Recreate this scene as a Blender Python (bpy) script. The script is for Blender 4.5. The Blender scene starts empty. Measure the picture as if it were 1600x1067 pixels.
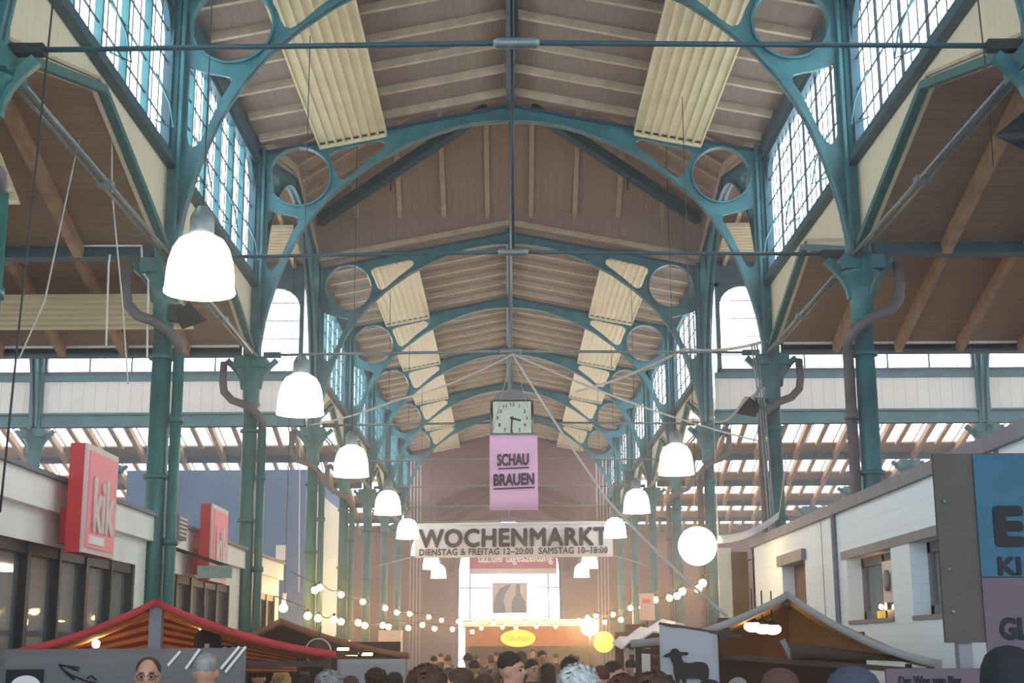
import bpy, bmesh, math, random
from math import sin, cos, pi, radians, sqrt
from mathutils import Vector, Matrix

S = bpy.context.scene
COL = S.collection

# ------------------------------------------------------------------ camera
FPX, PITCH, ROLL, YAW, CX, CH = 2180.9, .2157, -.0063, .0048, -.1181, 1.85
_R = Vector((cos(YAW), -sin(YAW), 0)); _H = Vector((sin(YAW), cos(YAW), 0)); _Z = Vector((0, 0, 1))
_F = _H*cos(PITCH) + _Z*sin(PITCH); _U = _Z*cos(PITCH) - _H*sin(PITCH)
_R2 = _R*cos(ROLL) + _U*sin(ROLL); _U2 = _U*cos(ROLL) - _R*sin(ROLL)
cam_d = bpy.data.cameras.new('camera'); cam = bpy.data.objects.new('camera', cam_d); COL.objects.link(cam)
cam_d.sensor_width = 36; cam_d.sensor_fit = 'HORIZONTAL'; cam_d.lens = 36*FPX/1600
cam_d.clip_start = .1; cam_d.clip_end = 400
M = Matrix.Identity(4)
for i in range(3):
    M[i][0] = _R2[i]; M[i][1] = _U2[i]; M[i][2] = -_F[i]
M[0][3] = CX; M[2][3] = CH
cam.matrix_world = M
S.camera = cam

def at(x, y, Y):
    """the point of the place that stands at depth Y along the sight line of a measured spot"""
    d = _R2*(x-800) - _U2*(y-533.5) + _F*FPX
    t = Y/d.y
    return Vector((CX + d.x*t, Y, CH + d.z*t))

# ------------------------------------------------------------------ world, exposure
W = bpy.data.worlds.new('overcast_sky'); S.world = W; W.use_nodes = True
bg = W.node_tree.nodes['Background']
bg.inputs[0].default_value = (.74, .89, 1.0, 1); bg.inputs[1].default_value = 3.8
S.view_settings.view_transform = 'Standard'; S.view_settings.look = 'None'
S.view_settings.gamma = 1; S.view_settings.use_curve_mapping = False
S.view_settings.exposure = 0.2
PANE = 4.5          # daylight through the frosted panes
LAMP_E = 7.0        # glowing pendant shades
try:
    S.cycles.max_bounces = 6; S.cycles.diffuse_bounces = 4
    S.cycles.use_denoising = True
except Exception:
    pass

# ------------------------------------------------------------------ materials
def lin(c):
    return tuple(((v/255)/12.92 if v/255 <= .04045 else ((v/255+.055)/1.055)**2.4) for v in c) + (1,)

def mat(name, rgb, rough=.6, metal=0, vary=.12, scale=6, bump=0, spec=.4, dirt=None):
    m = bpy.data.materials.new(name); m.use_nodes = True
    nt = m.node_tree; b = nt.nodes['Principled BSDF']
    b.inputs['Roughness'].default_value = rough; b.inputs['Metallic'].default_value = metal
    b.inputs['Specular IOR Level'].default_value = spec
    g = nt.nodes.new('ShaderNodeTexCoord')
    n = nt.nodes.new('ShaderNodeTexNoise'); n.inputs['Scale'].default_value = scale; n.inputs['Detail'].default_value = 3
    nt.links.new(g.outputs['Object'], n.inputs['Vector'])
    mx = nt.nodes.new('ShaderNodeMix'); mx.data_type = 'RGBA'
    c = lin(rgb); d = lin(dirt)[:3] if dirt else tuple(v*(1-2*vary) for v in c[:3])
    mx.inputs[6].default_value = tuple(min(1, v*(1+vary)) for v in c[:3]) + (1,)
    mx.inputs[7].default_value = tuple(d) + (1,)
    r = nt.nodes.new('ShaderNodeMapRange'); r.inputs[1].default_value = .35; r.inputs[2].default_value = .75
    nt.links.new(n.outputs['Fac'], r.inputs[0]); nt.links.new(r.outputs[0], mx.inputs[0])
    nt.links.new(mx.outputs[2], b.inputs['Base Color'])
    if bump:
        bp = nt.nodes.new('ShaderNodeBump'); bp.inputs['Strength'].default_value = bump
        nt.links.new(n.outputs['Fac'], bp.inputs['Height']); nt.links.new(bp.outputs[0], b.inputs['Normal'])
    return m

def planks(name, rgb, axis, width, seam=.35, rough=.7, tint=.10, seam_w=.06, rgb2=None, off=0.0):
    """boards laid side by side along an axis (0 x, 1 y, 2 z): a dark seam and a tint per board, or two colours of stripes"""
    m = bpy.data.materials.new(name); m.use_nodes = True
    nt = m.node_tree; b = nt.nodes['Principled BSDF']; b.inputs['Roughness'].default_value = rough
    b.inputs['Specular IOR Level'].default_value = .25
    g = nt.nodes.new('ShaderNodeTexCoord'); sx = nt.nodes.new('ShaderNodeSeparateXYZ')
    nt.links.new(g.outputs['Object'], sx.inputs[0])
    def math_(op, a, v=None, w=None):
        k = nt.nodes.new('ShaderNodeMath'); k.operation = op
        nt.links.new(a, k.inputs[0])
        if v is not None:
            if hasattr(v, 'links'): nt.links.new(v, k.inputs[1])
            else: k.inputs[1].default_value = v
        return k.outputs[0]
    q = math_('DIVIDE', math_('ADD', sx.outputs[axis], off + 100.0), width)
    fr = math_('FRACT', q); fl = math_('FLOOR', q)
    c = lin(rgb)
    mx = nt.nodes.new('ShaderNodeMix'); mx.data_type = 'RGBA'
    if rgb2:
        st = math_('GREATER_THAN', fr, .5)
        nt.links.new(st, mx.inputs[0]); mx.inputs[6].default_value = c; mx.inputs[7].default_value = lin(rgb2)
        nt.links.new(mx.outputs[2], b.inputs['Base Color'])
        return m
    wn = nt.nodes.new('ShaderNodeTexWhiteNoise'); wn.noise_dimensions = '1D'; nt.links.new(fl, wn.inputs['W'])
    ns = nt.nodes.new('ShaderNodeTexNoise'); ns.inputs['Scale'].default_value = 1.3; ns.inputs['Detail'].default_value = 4
    nt.links.new(g.outputs['Object'], ns.inputs['Vector'])
    tn = nt.nodes.new('ShaderNodeMix'); tn.data_type = 'RGBA'
    tn.inputs[6].default_value = tuple(min(1, v*(1+tint)) for v in c[:3]) + (1,)
    tn.inputs[7].default_value = tuple(v*(1-tint) for v in c[:3]) + (1,)
    av = math_('MULTIPLY', math_('ADD', wn.outputs['Value'], ns.outputs['Fac']), .5)
    nt.links.new(av, tn.inputs[0])
    sm = math_('LESS_THAN', fr, seam_w)
    nt.links.new(sm, mx.inputs[0]); nt.links.new(tn.outputs[2], mx.inputs[6])
    mx.inputs[7].default_value = tuple(v*(1-seam) for v in c[:3]) + (1,)
    nt.links.new(mx.outputs[2], b.inputs['Base Color'])
    return m

def bricks(name, rgb, rgb2, mortar, rough=.85):
    m = bpy.data.materials.new(name); m.use_nodes = True
    nt = m.node_tree; b = nt.nodes['Principled BSDF']; b.inputs['Roughness'].default_value = rough
    g = nt.nodes.new('ShaderNodeTexCoord'); mp = nt.nodes.new('ShaderNodeMapping')
    mp.inputs['Rotation'].default_value = (pi/2, 0, 0)
    nt.links.new(g.outputs['Object'], mp.inputs[0])
    br = nt.nodes.new('ShaderNodeTexBrick'); nt.links.new(mp.outputs[0], br.inputs[0])
    br.inputs['Color1'].default_value = lin(rgb); br.inputs['Color2'].default_value = lin(rgb2); br.inputs['Mortar'].default_value = lin(mortar)
    br.inputs['Scale'].default_value = 3.2; br.inputs['Mortar Size'].default_value = .02
    nt.links.new(br.outputs['Color'], b.inputs['Base Color'])
    return m

def glow(name, rgb, strength):
    m = bpy.data.materials.new(name); m.use_nodes = True
    b = m.node_tree.nodes['Principled BSDF']
    b.inputs['Base Color'].default_value = lin(rgb); b.inputs['Roughness'].default_value = .5
    b.inputs['Emission Color'].default_value = lin(rgb); b.inputs['Emission Strength'].default_value = strength
    return m

def glass(name, rgb, alpha=.5):
    m = bpy.data.materials.new(name); m.use_nodes = True
    b = m.node_tree.nodes['Principled BSDF']
    b.inputs['Base Color'].default_value = lin(rgb); b.inputs['Roughness'].default_value = .03
    b.inputs['Alpha'].default_value = alpha; b.inputs['Specular IOR Level'].default_value = 1.0
    return m

TEAL = mat('teal_paint', (50, 112, 118), .45, 0, .10, 3, .03, .5, dirt=(32, 82, 92))
TEALD = mat('dark_teal_paint', (32, 72, 84), .5, 0, .12, 3, .03, .5)
GREENP = mat('sea_green_paint', (46, 108, 104), .4, 0, .10, 3, .03, .5)
EDGEG = mat('edge_iron_paint', (54, 100, 96), .5)
STEEL = mat('grey_steel', (122, 134, 136), .45, .5, .10, 20)
DARKM = mat('dark_metal', (38, 44, 48), .5, .3, .15, 10)
ROOFB = planks('roof_boards', (140, 121, 108), 0, .16, .30, .8, .10)
ROOFX = planks('aisle_roof_boards', (152, 124, 102), 1, .16, .35, .8, .12)
RAFT = mat('pale_rafter_timber', (182, 162, 138), .7, 0, .12, 4)
RAFTA = mat('aisle_rafter_timber', (172, 138, 106), .7, 0, .15, 4)
CREAMV = planks('cream_boards_along', (216, 204, 176), 1, .19, .16, .7, .04, .05)
CREAMX = planks('cream_boards_across', (236, 232, 228), 0, .30, .25, .7, .04, .05)
GABLEX = planks('gable_boards', (156, 132, 116), 0, .21, .28, .8, .06, .05)
GABLEY = planks('gable_boards_side', (156, 132, 116), 1, .21, .28, .8, .06, .05)
CREAMP = mat('cream_panel', (208, 193, 158), .45, 0, .05, 2, 0, .5)
PANEM = glow('daylit_frosted_pane', (226, 244, 255), PANE)
PANEW = glow('daylit_end_pane', (244, 248, 255), PANE*1.1)
LAMPM = glow('lit_opal_shade', (255, 246, 224), LAMP_E)
LAMPF = glow('lit_opal_shade_soft', (250, 255, 240), LAMP_E*.55)
WARM = glow('warm_globe', (255, 224, 168), 14)
BULB = glow('warm_bulb', (255, 200, 128), 130)
TUBE = glow('warm_tube', (255, 206, 130), 12)
WHITEP = mat('white_paint', (236, 236, 232), .6, 0, .03, 2)
SHOPW = mat('cream_shop_wall', (246, 246, 236), .7, 0, .04, 1.5)
BLDW = planks('white_painted_planks', (240, 249, 254), 2, .22, .10, .6, .02, .05)
GREYT = mat('grey_coping', (124, 124, 132), .6, 0, .08, 4)
GREYW = mat('blue_grey_wall', (98, 132, 172), .7, 0, .06, 1)
BRICK = bricks('mauve_bricks', (124, 84, 84), (106, 74, 76), (130, 102, 98))
DBRICK = mat('dark_red_bricks', (98, 58, 60), .85, 0, .10, 6)
REDP = mat('red_sign_paint', (200, 42, 48), .4, 0, .05, 3, 0, .5)
REDF = glow('hazed_red_face', (204, 112, 118), .25)  # weak glow pales the red, standing in for veiling glare
PALE = mat('pale_sign_edge', (214, 196, 190), .5, 0, .04, 3)
WGLASS = glass('dark_shop_glass', (120, 132, 146), .55)
FRAMED = mat('dark_window_frame', (44, 46, 52), .5, 0, .08, 8)
BROWNW = mat('brown_interior', (104, 76, 60), .7, 0, .12, 3)
HARDB = mat('brown_hardboard', (82, 76, 70), .75, 0, .06, 12)
TEALPOST = mat('teal_poster_paper', (36, 88, 114), .6, 0, .06, 9)
MAUVE = mat('mauve_poster_paper', (96, 80, 92), .6, 0, .05, 9)
PINK = mat('pink_cloth', (252, 198, 236), .8, 0, .04, 2)
INK = mat('dark_ink', (52, 46, 62), .7, 0, .04, 9)
BLACKI = mat('black_ink', (26, 28, 32), .7, 0, .04, 9)
BANW = mat('white_banner_cloth', (246, 244, 254), .8, 0, .03, 1)
BANR = mat('red_banner_cloth', (196, 74, 100), .8, 0, .04, 1)
WTXT = mat('white_lettering', (240, 236, 236), .6, 0, .02, 3)
CLOCKF = mat('pale_clock_face', (206, 226, 214), .5, 0, .03, 3)
GREYB = mat('grey_banner_cloth', (116, 112, 114), .8, 0, .06, 2)
SHEEPB = mat('pale_grey_banner_cloth', (176, 178, 186), .8, 0, .04, 2)
AWNR = mat('red_awning_cloth', (190, 58, 62), .75, 0, .10, 4)
AWNS = planks('striped_awning_cloth', (224, 168, 110), 1, .26, rgb2=(168, 66, 50), rough=.8)
AWNB = mat('rust_brown_awning_cloth', (150, 96, 74), .8, 0, .12, 3)
AWNT = mat('tan_awning_cloth', (178, 140, 92), .8, 0, .14, 2)
AWNTT = mat('grey_awning_top', (160, 156, 156), .8, 0, .06, 2)
WOODD = mat('dark_wood', (70, 56, 50), .7, 0, .12, 6)
KIOSK = mat('kiosk_brown_wood', (142, 84, 62), .7, 0, .12, 4)
YELL = glow('yellow_sign_face', (242, 206, 84), .35)
FLOORM = mat('worn_concrete', (136, 132, 128), .8, 0, .10, 1)
ROPE = mat('pale_rope', (196, 190, 186), .8, 0, .05, 20)
CABLE = mat('dark_cable', (54, 52, 54), .6, 0, .05, 20)
PIPEB = mat('brown_drain_pipe', (104, 96, 100), .55, .1, .12, 6)

# ------------------------------------------------------------------ mesh helpers
WL = {}
class MB:
    def __init__(s): s.v = []; s.f = []; s.sm = []; s.mi = []
    def face(s, idx, smooth=False, mi=0): s.f.append(tuple(idx)); s.sm.append(smooth); s.mi.append(mi)
    def pts(s, ps):
        n = len(s.v); s.v += [Vector(p) for p in ps]; return n
    def hexa(s, a, mi=0):
        n = s.pts(a)
        for q in ((0,3,2,1),(4,5,6,7),(0,1,5,4),(1,2,6,5),(2,3,7,6),(3,0,4,7)): s.face([n+i for i in q], False, mi)
    def box(s, x0, x1, y0, y1, z0, z1, mi=0):
        x0, x1 = sorted((x0, x1)); y0, y1 = sorted((y0, y1)); z0, z1 = sorted((z0, z1))
        s.hexa([(x0,y0,z0),(x1,y0,z0),(x1,y1,z0),(x0,y1,z0),(x0,y0,z1),(x1,y0,z1),(x1,y1,z1),(x0,y1,z1)], mi)
        return s
    def bar(s, p, q, w, h, up=(0,0,1), mi=0):
        p = Vector(p); q = Vector(q); d = (q-p).normalized(); up = Vector(up)
        sd = d.cross(up)
        if sd.length < 1e-4: sd = d.cross(Vector((1,0,0)))
        sd.normalize(); u = sd.cross(d).normalized(); a = sd*w/2; b = u*h/2
        s.hexa([p-a-b, p+a-b, q+a-b, q-a-b, p-a+b, p+a+b, q+a+b, q-a+b], mi); return s
    def tube(s, pts, r, n=8, closed=False):
        P = [Vector(p) for p in pts]; rings = []; prev = None
        for i, p in enumerate(P):
            if closed: t = P[(i+1) % len(P)] - P[i-1]
            else: t = P[min(i+1, len(P)-1)] - P[max(i-1, 0)]
            t.normalize()
            if prev is None:
                sd = t.cross(Vector((0,0,1)))
                if sd.length < 1e-3: sd = t.cross(Vector((1,0,0)))
            else:
                sd = prev - t*prev.dot(t)
            sd.normalize(); prev = sd; u = t.cross(sd)
            rr = r[i] if isinstance(r, (list, tuple)) else r
            rings.append(s.pts([p + (sd*cos(2*pi*k/n) + u*sin(2*pi*k/n))*rr for k in range(n)]))
        m = len(P)
        for i in range(m if closed else m-1):
            a, b = rings[i], rings[(i+1) % m]
            for k in range(n): s.face((a+k, a+(k+1) % n, b+(k+1) % n, b+k), True)
        if not closed:
            s.face([rings[0]+k for k in range(n)][::-1]); s.face([rings[-1]+k for k in range(n)])
        return s
    def lathe(s, prof, c=(0,0,0), n=20, axis=2, caps=True, smooth=True):
        c = Vector(c); rings = []
        for r, z in prof:
            ps = []
            for k in range(n):
                a = 2*pi*k/n; q = (r*cos(a), r*sin(a), z)
                if axis == 1: q = (q[0], q[2], q[1])
                if axis == 0: q = (q[2], q[0], q[1])
                ps.append(c + Vector(q))
            rings.append(s.pts(ps))
        for a, b in zip(rings, rings[1:]):
            for k in range(n): s.face((a+k, a+(k+1) % n, b+(k+1) % n, b+k), smooth)
        if caps:
            s.face([rings[0]+k for k in range(n)][::-1]); s.face([rings[-1]+k for k in range(n)])
        return s
    def sphere(s, c, r, n=10, m=8):
        c = Vector(c); r = (r, r, r) if not isinstance(r, (tuple, list)) else r
        prof = [(sin(pi*j/m), -cos(pi*j/m)) for j in range(1, m)]
        rings = [s.pts([c + Vector((q*cos(2*pi*k/n)*r[0], q*sin(2*pi*k/n)*r[1], z*r[2])) for k in range(n)]) for q, z in prof]
        b = s.pts([c - Vector((0,0,r[2]))]); t = s.pts([c + Vector((0,0,r[2]))])
        for A, B in zip(rings, rings[1:]):
            for k in range(n): s.face((A+k, A+(k+1) % n, B+(k+1) % n, B+k), True)
        for k in range(n):
            s.face((b, rings[0]+(k+1) % n, rings[0]+k), True); s.face((t, rings[-1]+k, rings[-1]+(k+1) % n), True)
        return s
    def prism(s, poly, ax, t0, t1, mi=0):
        """a flat polygon given by two coordinates, thickened along axis ax between t0 and t1"""
        def P(a, b, t): return {0: (t, a, b), 1: (a, t, b), 2: (a, b, t)}[ax]
        n = len(poly); a = s.pts([P(x, y, t0) for x, y in poly]); b = s.pts([P(x, y, t1) for x, y in poly])
        s.face([a+i for i in range(n)], False, mi); s.face([b+i for i in range(n)][::-1], False, mi)
        for i in range(n): s.face((a+i, b+i, b+(i+1) % n, a+(i+1) % n), False, mi)
        return s
    def grid(s, P, thick=None):
        """P: rows of points; a sheet with a little thickness below it"""
        R, C = len(P), len(P[0]); a = s.pts([p for r in P for p in r])
        for i in range(R-1):
            for j in range(C-1): s.face((a+i*C+j, a+i*C+j+1, a+(i+1)*C+j+1, a+(i+1)*C+j), True)
        if thick:
            o = Vector(thick); b = s.pts([Vector(p)+o for r in P for p in r])
            for i in range(R-1):
                for j in range(C-1): s.face((b+i*C+j, b+(i+1)*C+j, b+(i+1)*C+j+1, b+i*C+j+1), True, 1)
            ed = [(i, 0) for i in range(R)] + [(R-1, j) for j in range(1, C)] + [(i, C-1) for i in range(R-2, -1, -1)] + [(0, j) for j in range(C-2, 0, -1)]
            for (i, j), (k, l) in zip(ed, ed[1:]+ed[:1]): s.face((a+i*C+j, a+k*C+l, b+k*C+l, b+i*C+j))
        return s
    def mesh(s, name, mats, off=Vector((0,0,0))):
        me = bpy.data.meshes.new(name)
        me.from_pydata([tuple(v-off) for v in s.v], [], s.f)
        for m in (mats if isinstance(mats, (list, tuple)) else [mats]): me.materials.append(m)
        me.polygons.foreach_set('use_smooth', s.sm)
        if any(s.mi): me.polygons.foreach_set('material_index', s.mi)
        bm = bmesh.new(); bm.from_mesh(me); bmesh.ops.recalc_face_normals(bm, faces=bm.faces); bm.to_mesh(me); bm.free()
        me.update(); return me
    def build(s, name, mats, parent=None, local=False):
        off = Vector((0,0,0)) if (local or parent is None) else WL.get(parent.name, Vector((0,0,0)))
        o = bpy.data.objects.new(name, s.mesh(name, mats, off)); COL.objects.link(o)
        if parent is not None:
            o.parent = parent; WL[o.name] = off
        else: WL[o.name] = Vector((0,0,0))
        return o

def tag(o, label=None, cat=None, group=None, kind=None):
    if label: o['label'] = label
    if cat: o['category'] = cat
    if group: o['group'] = group
    if kind: o['kind'] = kind
    return o
def thing(name, label, cat, loc=(0,0,0), group=None, rot=0):
    o = bpy.data.objects.new(name, None); COL.objects.link(o); o.empty_display_size = .2
    o.location = loc; o.rotation_euler = (0, 0, rot); WL[o.name] = Vector(loc)
    return tag(o, label, cat, group, 'thing')
def struct(mb, name, m, label=None, cat=None):
    return tag(mb.build(name, m), label, cat, None, 'structure')
def copy_tree(o, parent=None):
    c = o.copy(); COL.objects.link(c)
    if parent is not None: c.parent = parent
    for ch in list(o.children): copy_tree(ch, c)
    return c
def curve_mesh(splines, depth, name='shape'):
    """closed 2D outlines (the inner ones become holes) as a solid of the given thickness; lies in x,y"""
    cu = bpy.data.curves.new(name, 'CURVE'); cu.dimensions = '2D'; cu.fill_mode = 'BOTH'; cu.extrude = depth/2
    for pts in splines:
        sp = cu.splines.new('POLY'); sp.points.add(len(pts)-1); sp.use_cyclic_u = True
        for p, q in zip(sp.points, pts): p.co = (q[0], q[1], 0, 1)
    ob = bpy.data.objects.new(name, cu); COL.objects.link(ob)
    me = bpy.data.meshes.new_from_object(ob.evaluated_get(bpy.context.evaluated_depsgraph_get()))
    bpy.data.objects.remove(ob); bpy.data.curves.remove(cu)
    return me
def text_mesh(body, size, bold=.0, depth=.01, align='CENTER', spacing=1.0, shear=0):
    cu = bpy.data.curves.new('lettering', 'FONT'); cu.body = body; cu.size = size; cu.extrude = depth/2
    cu.align_x = align; cu.align_y = 'CENTER'; cu.space_character = spacing; cu.shear = shear; cu.resolution_u = 3
    ob = bpy.data.objects.new('lettering', cu); COL.objects.link(ob)
    me = bpy.data.meshes.new_from_object(ob.evaluated_get(bpy.context.evaluated_depsgraph_get()))
    bpy.data.objects.remove(ob); bpy.data.curves.remove(cu)
    if bold:        # heavier strokes: the same letters struck again a little to each side
        b = bold*size; bm = bmesh.new()
        for i, (dx, dy) in enumerate(((0,0),(b,0),(-b,0),(0,b),(0,-b),(b*.7,b*.7),(-b*.7,b*.7),(b*.7,-b*.7),(-b*.7,-b*.7))):
            n = len(bm.verts); bm.from_mesh(me); bm.verts.ensure_lookup_table()
            for v in bm.verts[n:]: v.co += Vector((dx, dy, i*.0004))
        bm.to_mesh(me); bm.free()
    return me
def place_mesh(me, name, m, parent, origin, xdir=(1,0,0), ydir=(0,0,1), fit=None):
    """stand a flat mesh upright: its x runs along xdir, its y along ydir; fit=(width,height) stretches it"""
    X = Vector(xdir); Y = Vector(ydir); N = X.cross(Y)
    off = WL.get(parent.name, Vector((0,0,0))) if parent else Vector((0,0,0))
    xs = [v.co.x for v in me.vertices]; ys = [v.co.y for v in me.vertices]
    sx = sy = 1; mxc = myc = 0
    if fit:
        mxc = (max(xs)+min(xs))/2; myc = (max(ys)+min(ys))/2
        if fit[0]: sx = fit[0]/(max(xs)-min(xs))
        if fit[1]: sy = fit[1]/(max(ys)-min(ys))
        if not fit[0]: sx = sy
    for v in me.vertices:
        c = v.co.copy(); v.co = Vector(origin) + X*(c.x-mxc)*sx + Y*(c.y-myc)*sy + N*c.z - off
    me.materials.clear(); me.materials.append(m); me.name = name
    o = bpy.data.objects.new(name, me); COL.objects.link(o)
    if parent is not None: o.parent = parent
    WL[o.name] = off
    return o
ORD = ['first', 'second', 'third', 'fourth', 'fifth', 'sixth', 'seventh', 'eighth', 'ninth', 'tenth']
SIDE = {-1: 'left', 1: 'right'}

# ------------------------------------------------------------------ the hall: levels and bays
K = [12.29, 19.45, 26.35, 35.09, 42.05, 49.15, 56.25, 63.3]   # planes of the arched trusses
ENDY = 70.3
HW = 5.0            # half width of the nave
ZC, ZS, ZE, ZR = 7.38, 8.81, 11.48, 12.47   # capital, clerestory sill, eave, ridge
ZG = 8.46           # ridge of the gabled aisle roofs
AX = 19.0           # outer wall of the aisles
SL = (ZR-ZE)/HW

struct(MB().box(-AX-.5, AX+.5, -12, ENDY+.5, -.2, 0), 'floor', FLOORM)

bays = [(-8.5, -1.7), (-1.7, 5.2), (5.2, K[0]), (K[0], K[1]), (K[1], K[2]), (K[3], K[4]), (K[4], K[5]), (K[5], K[6]), (K[6], K[7]), (K[7], ENDY)]
BAYN = {3: 'first', 4: 'second', 5: 'third', 6: 'fourth', 7: 'fifth', 8: 'sixth', 9: 'seventh'}

def slope_slab(mb, x0, z0, x1, z1, ya, yb, t=.06):
    mb.hexa([(x0,ya,z0),(x1,ya,z1),(x1,yb,z1),(x0,yb,z0),(x0,ya,z0+t),(x1,ya,z1+t),(x1,yb,z1+t),(x0,yb,z0+t)])

def nave_roof(ya, yb, idx):
    for s in (-1, 1):
        mb = MB(); slope_slab(mb, 0, ZR+.15, s*(HW+.35), ZE+.15-SL*.35, ya, yb)
        c = struct(mb, 'ceiling', ROOFB)
        if idx >= 3:
            n = 6
            for i in range(n):
                y = ya + (yb-ya)*(i+.5)/n
                MB().bar((s*.09, y, ZR+.08-SL*.09), (s*4.9, y, ZR+.08-SL*4.9), .09, .14).build('rafter', RAFT, c)
    mb = MB().box(-.085, .085, ya, yb, ZR-.12, ZR+.10)
    struct(mb, 'ceiling', TEALD)

for i, (ya, yb) in enumerate(bays): nave_roof(ya, yb, i)

# ---- clerestory windows
win_no = [0]
def window(P0, U, width, z0, z1, inward, nthick=5, arch=True, bars=True, pane_mat=None, mw=.04, levers=0, mm=None):
    """a framed window of frosted panes; P0 lower corner, U unit vector along the wall, inward unit vector into the hall"""
    win_no[0] += 1
    P0 = Vector(P0); U = Vector(U); N = Vector(inward)
    def pt(u, z, d): return P0 + U*u + N*d + Vector((0,0,z-z0))
    fr = MB(); t = .11
    fr.bar(pt(0, z0+t/2, 0), pt(width, z0+t/2, 0), .18, t); fr.bar(pt(0, z1-t/2, 0), pt(width, z1-t/2, 0), .18, t)
    for u in (t/2, width-t/2): fr.bar(pt(u, z0, 0), pt(u, z1, 0), t, .18, N)
    if arch:        # rounded upper corners
        R = .55
        for sgn, u0 in ((1, t), (-1, width-t)):
            arc = [(u0+sgn*(R-R*cos(a)), z1-t-R+R*sin(a)) for a in [j*pi/2/6 for j in range(7)]]
            cor = (u0, z1-t)
            n = fr.pts([pt(*cor, -.05)] + [pt(u, z, -.05) for u, z in arc]); m_ = fr.pts([pt(*cor, .05)] + [pt(u, z, .05) for u, z in arc])
            for j in range(1, 7):
                fr.face((n, n+j, n+j+1)); fr.face((m_, m_+j+1, m_+j)); fr.face((n+j, m_+j, m_+j+1, n+j+1))
    w = struct(fr, f'window_{win_no[0]}', TEALD)
    gb = MB()
    us = [t + (width-2*t)*i/nthick for i in range(1, nthick)]
    for u in us: gb.bar(pt(u, z0+t, 0), pt(u, z1-t, 0), mw, mw*1.6, N)
    gb.build('mullion', mm or TEAL, w)
    thin = MB(); step = (width-2*t)/nthick
    for i in range(nthick):
        for j in (1, 2):
            u = t + step*(i+j/3); thin.bar(pt(u, z0+t, 0), pt(u, z1-t, 0), .012, .016, N)
    zz = z0 + .16
    thin.bar(pt(t, zz, 0), pt(width-t, zz, 0), .02, .016)
    nh = max(1, round((z1-z0)/.52))
    for i in range(1, nh):
        z = z0 + (z1-z0)*i/nh; thin.bar(pt(t, z, .01), pt(width-t, z, .01), .022, .022)
    thin.build('glazing_bar', DARKM, w)
    pn = MB(); pn.bar(pt(.03, (z0+z1)/2, -.05), pt(width-.03, (z0+z1)/2, -.05), .012, z1-z0-.06)
    pn.build('pane', pane_mat or PANEM, w)
    for i in range(levers):
        u = width*(i+.5)/levers + .35
        lv = MB(); lv.tube([pt(u, z0+.25, .05), pt(u+.1, z0+.16, .3), pt(u+.12, z0+.55, .22), pt(u, z0+.95, .04)], .016, 6)
        lv.build('opening_lever', TEAL, w)
    return w

# ---- arcade walls, eave beams, clerestory
def arcade(ya, yb, s, levers=0):
    x = s*(HW+.08); ym = (ya+yb)/2
    poly = [(ya, ZC+.02), (ym, ZG), (yb, ZC+.02), (yb, ZS), (ya, ZS)]
    w = struct(MB().prism(poly, 0, x-.03, x+.03), f'wall_{SIDE[s]}', CREAMV)
    tr = MB()
    for a, b in (((ya, ZC+.06), (ym, ZG+.03)), ((ym, ZG+.03), (yb, ZC+.06))):
        tr.bar((x-s*.10, a[0], a[1]), (x-s*.10, b[0], b[1]), .10, .10)
    tr.build('edge_angle', EDGEG, w)
    MB().bar((x-s*.09, ya, ZS-.02), (x-s*.09, yb, ZS-.02), .16, .14).build('sill_beam', TEALD, w)
    ml = MB()
    ml.bar((x-s*.05, ya, ZC+.22), (x-s*.05, ym, ZG+.16), .05, .04); ml.bar((x-s*.05, ym, ZG+.16), (x-s*.05, yb, ZC+.22), .05, .04)
    ml.build('moulding', RAFT, w)
    struct(MB().box(x-s*.12, x+s*.12, ya, yb, ZE-.26, ZE+.12), f'trim_{SIDE[s]}', TEALD)
    window((x, ya+.16, ZS+.06), (0,1,0), yb-ya-.32, ZS+.06, ZE-.24, (-s,0,0), 6, True, mw=.026 if s > 0 else .07, levers=levers, mm=DARKM if s > 0 else TEAL)

for i, (ya, yb) in enumerate(bays):
    for s in (-1, 1):
        if i >= 2: arcade(ya, yb, s, 3 if i in (3, 4) else 0)
        else: struct(MB().box(s*HW, s*(HW+.1), ya, yb, ZC, ZE+.2), f'wall_{SIDE[s]}', CREAMV)

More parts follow.
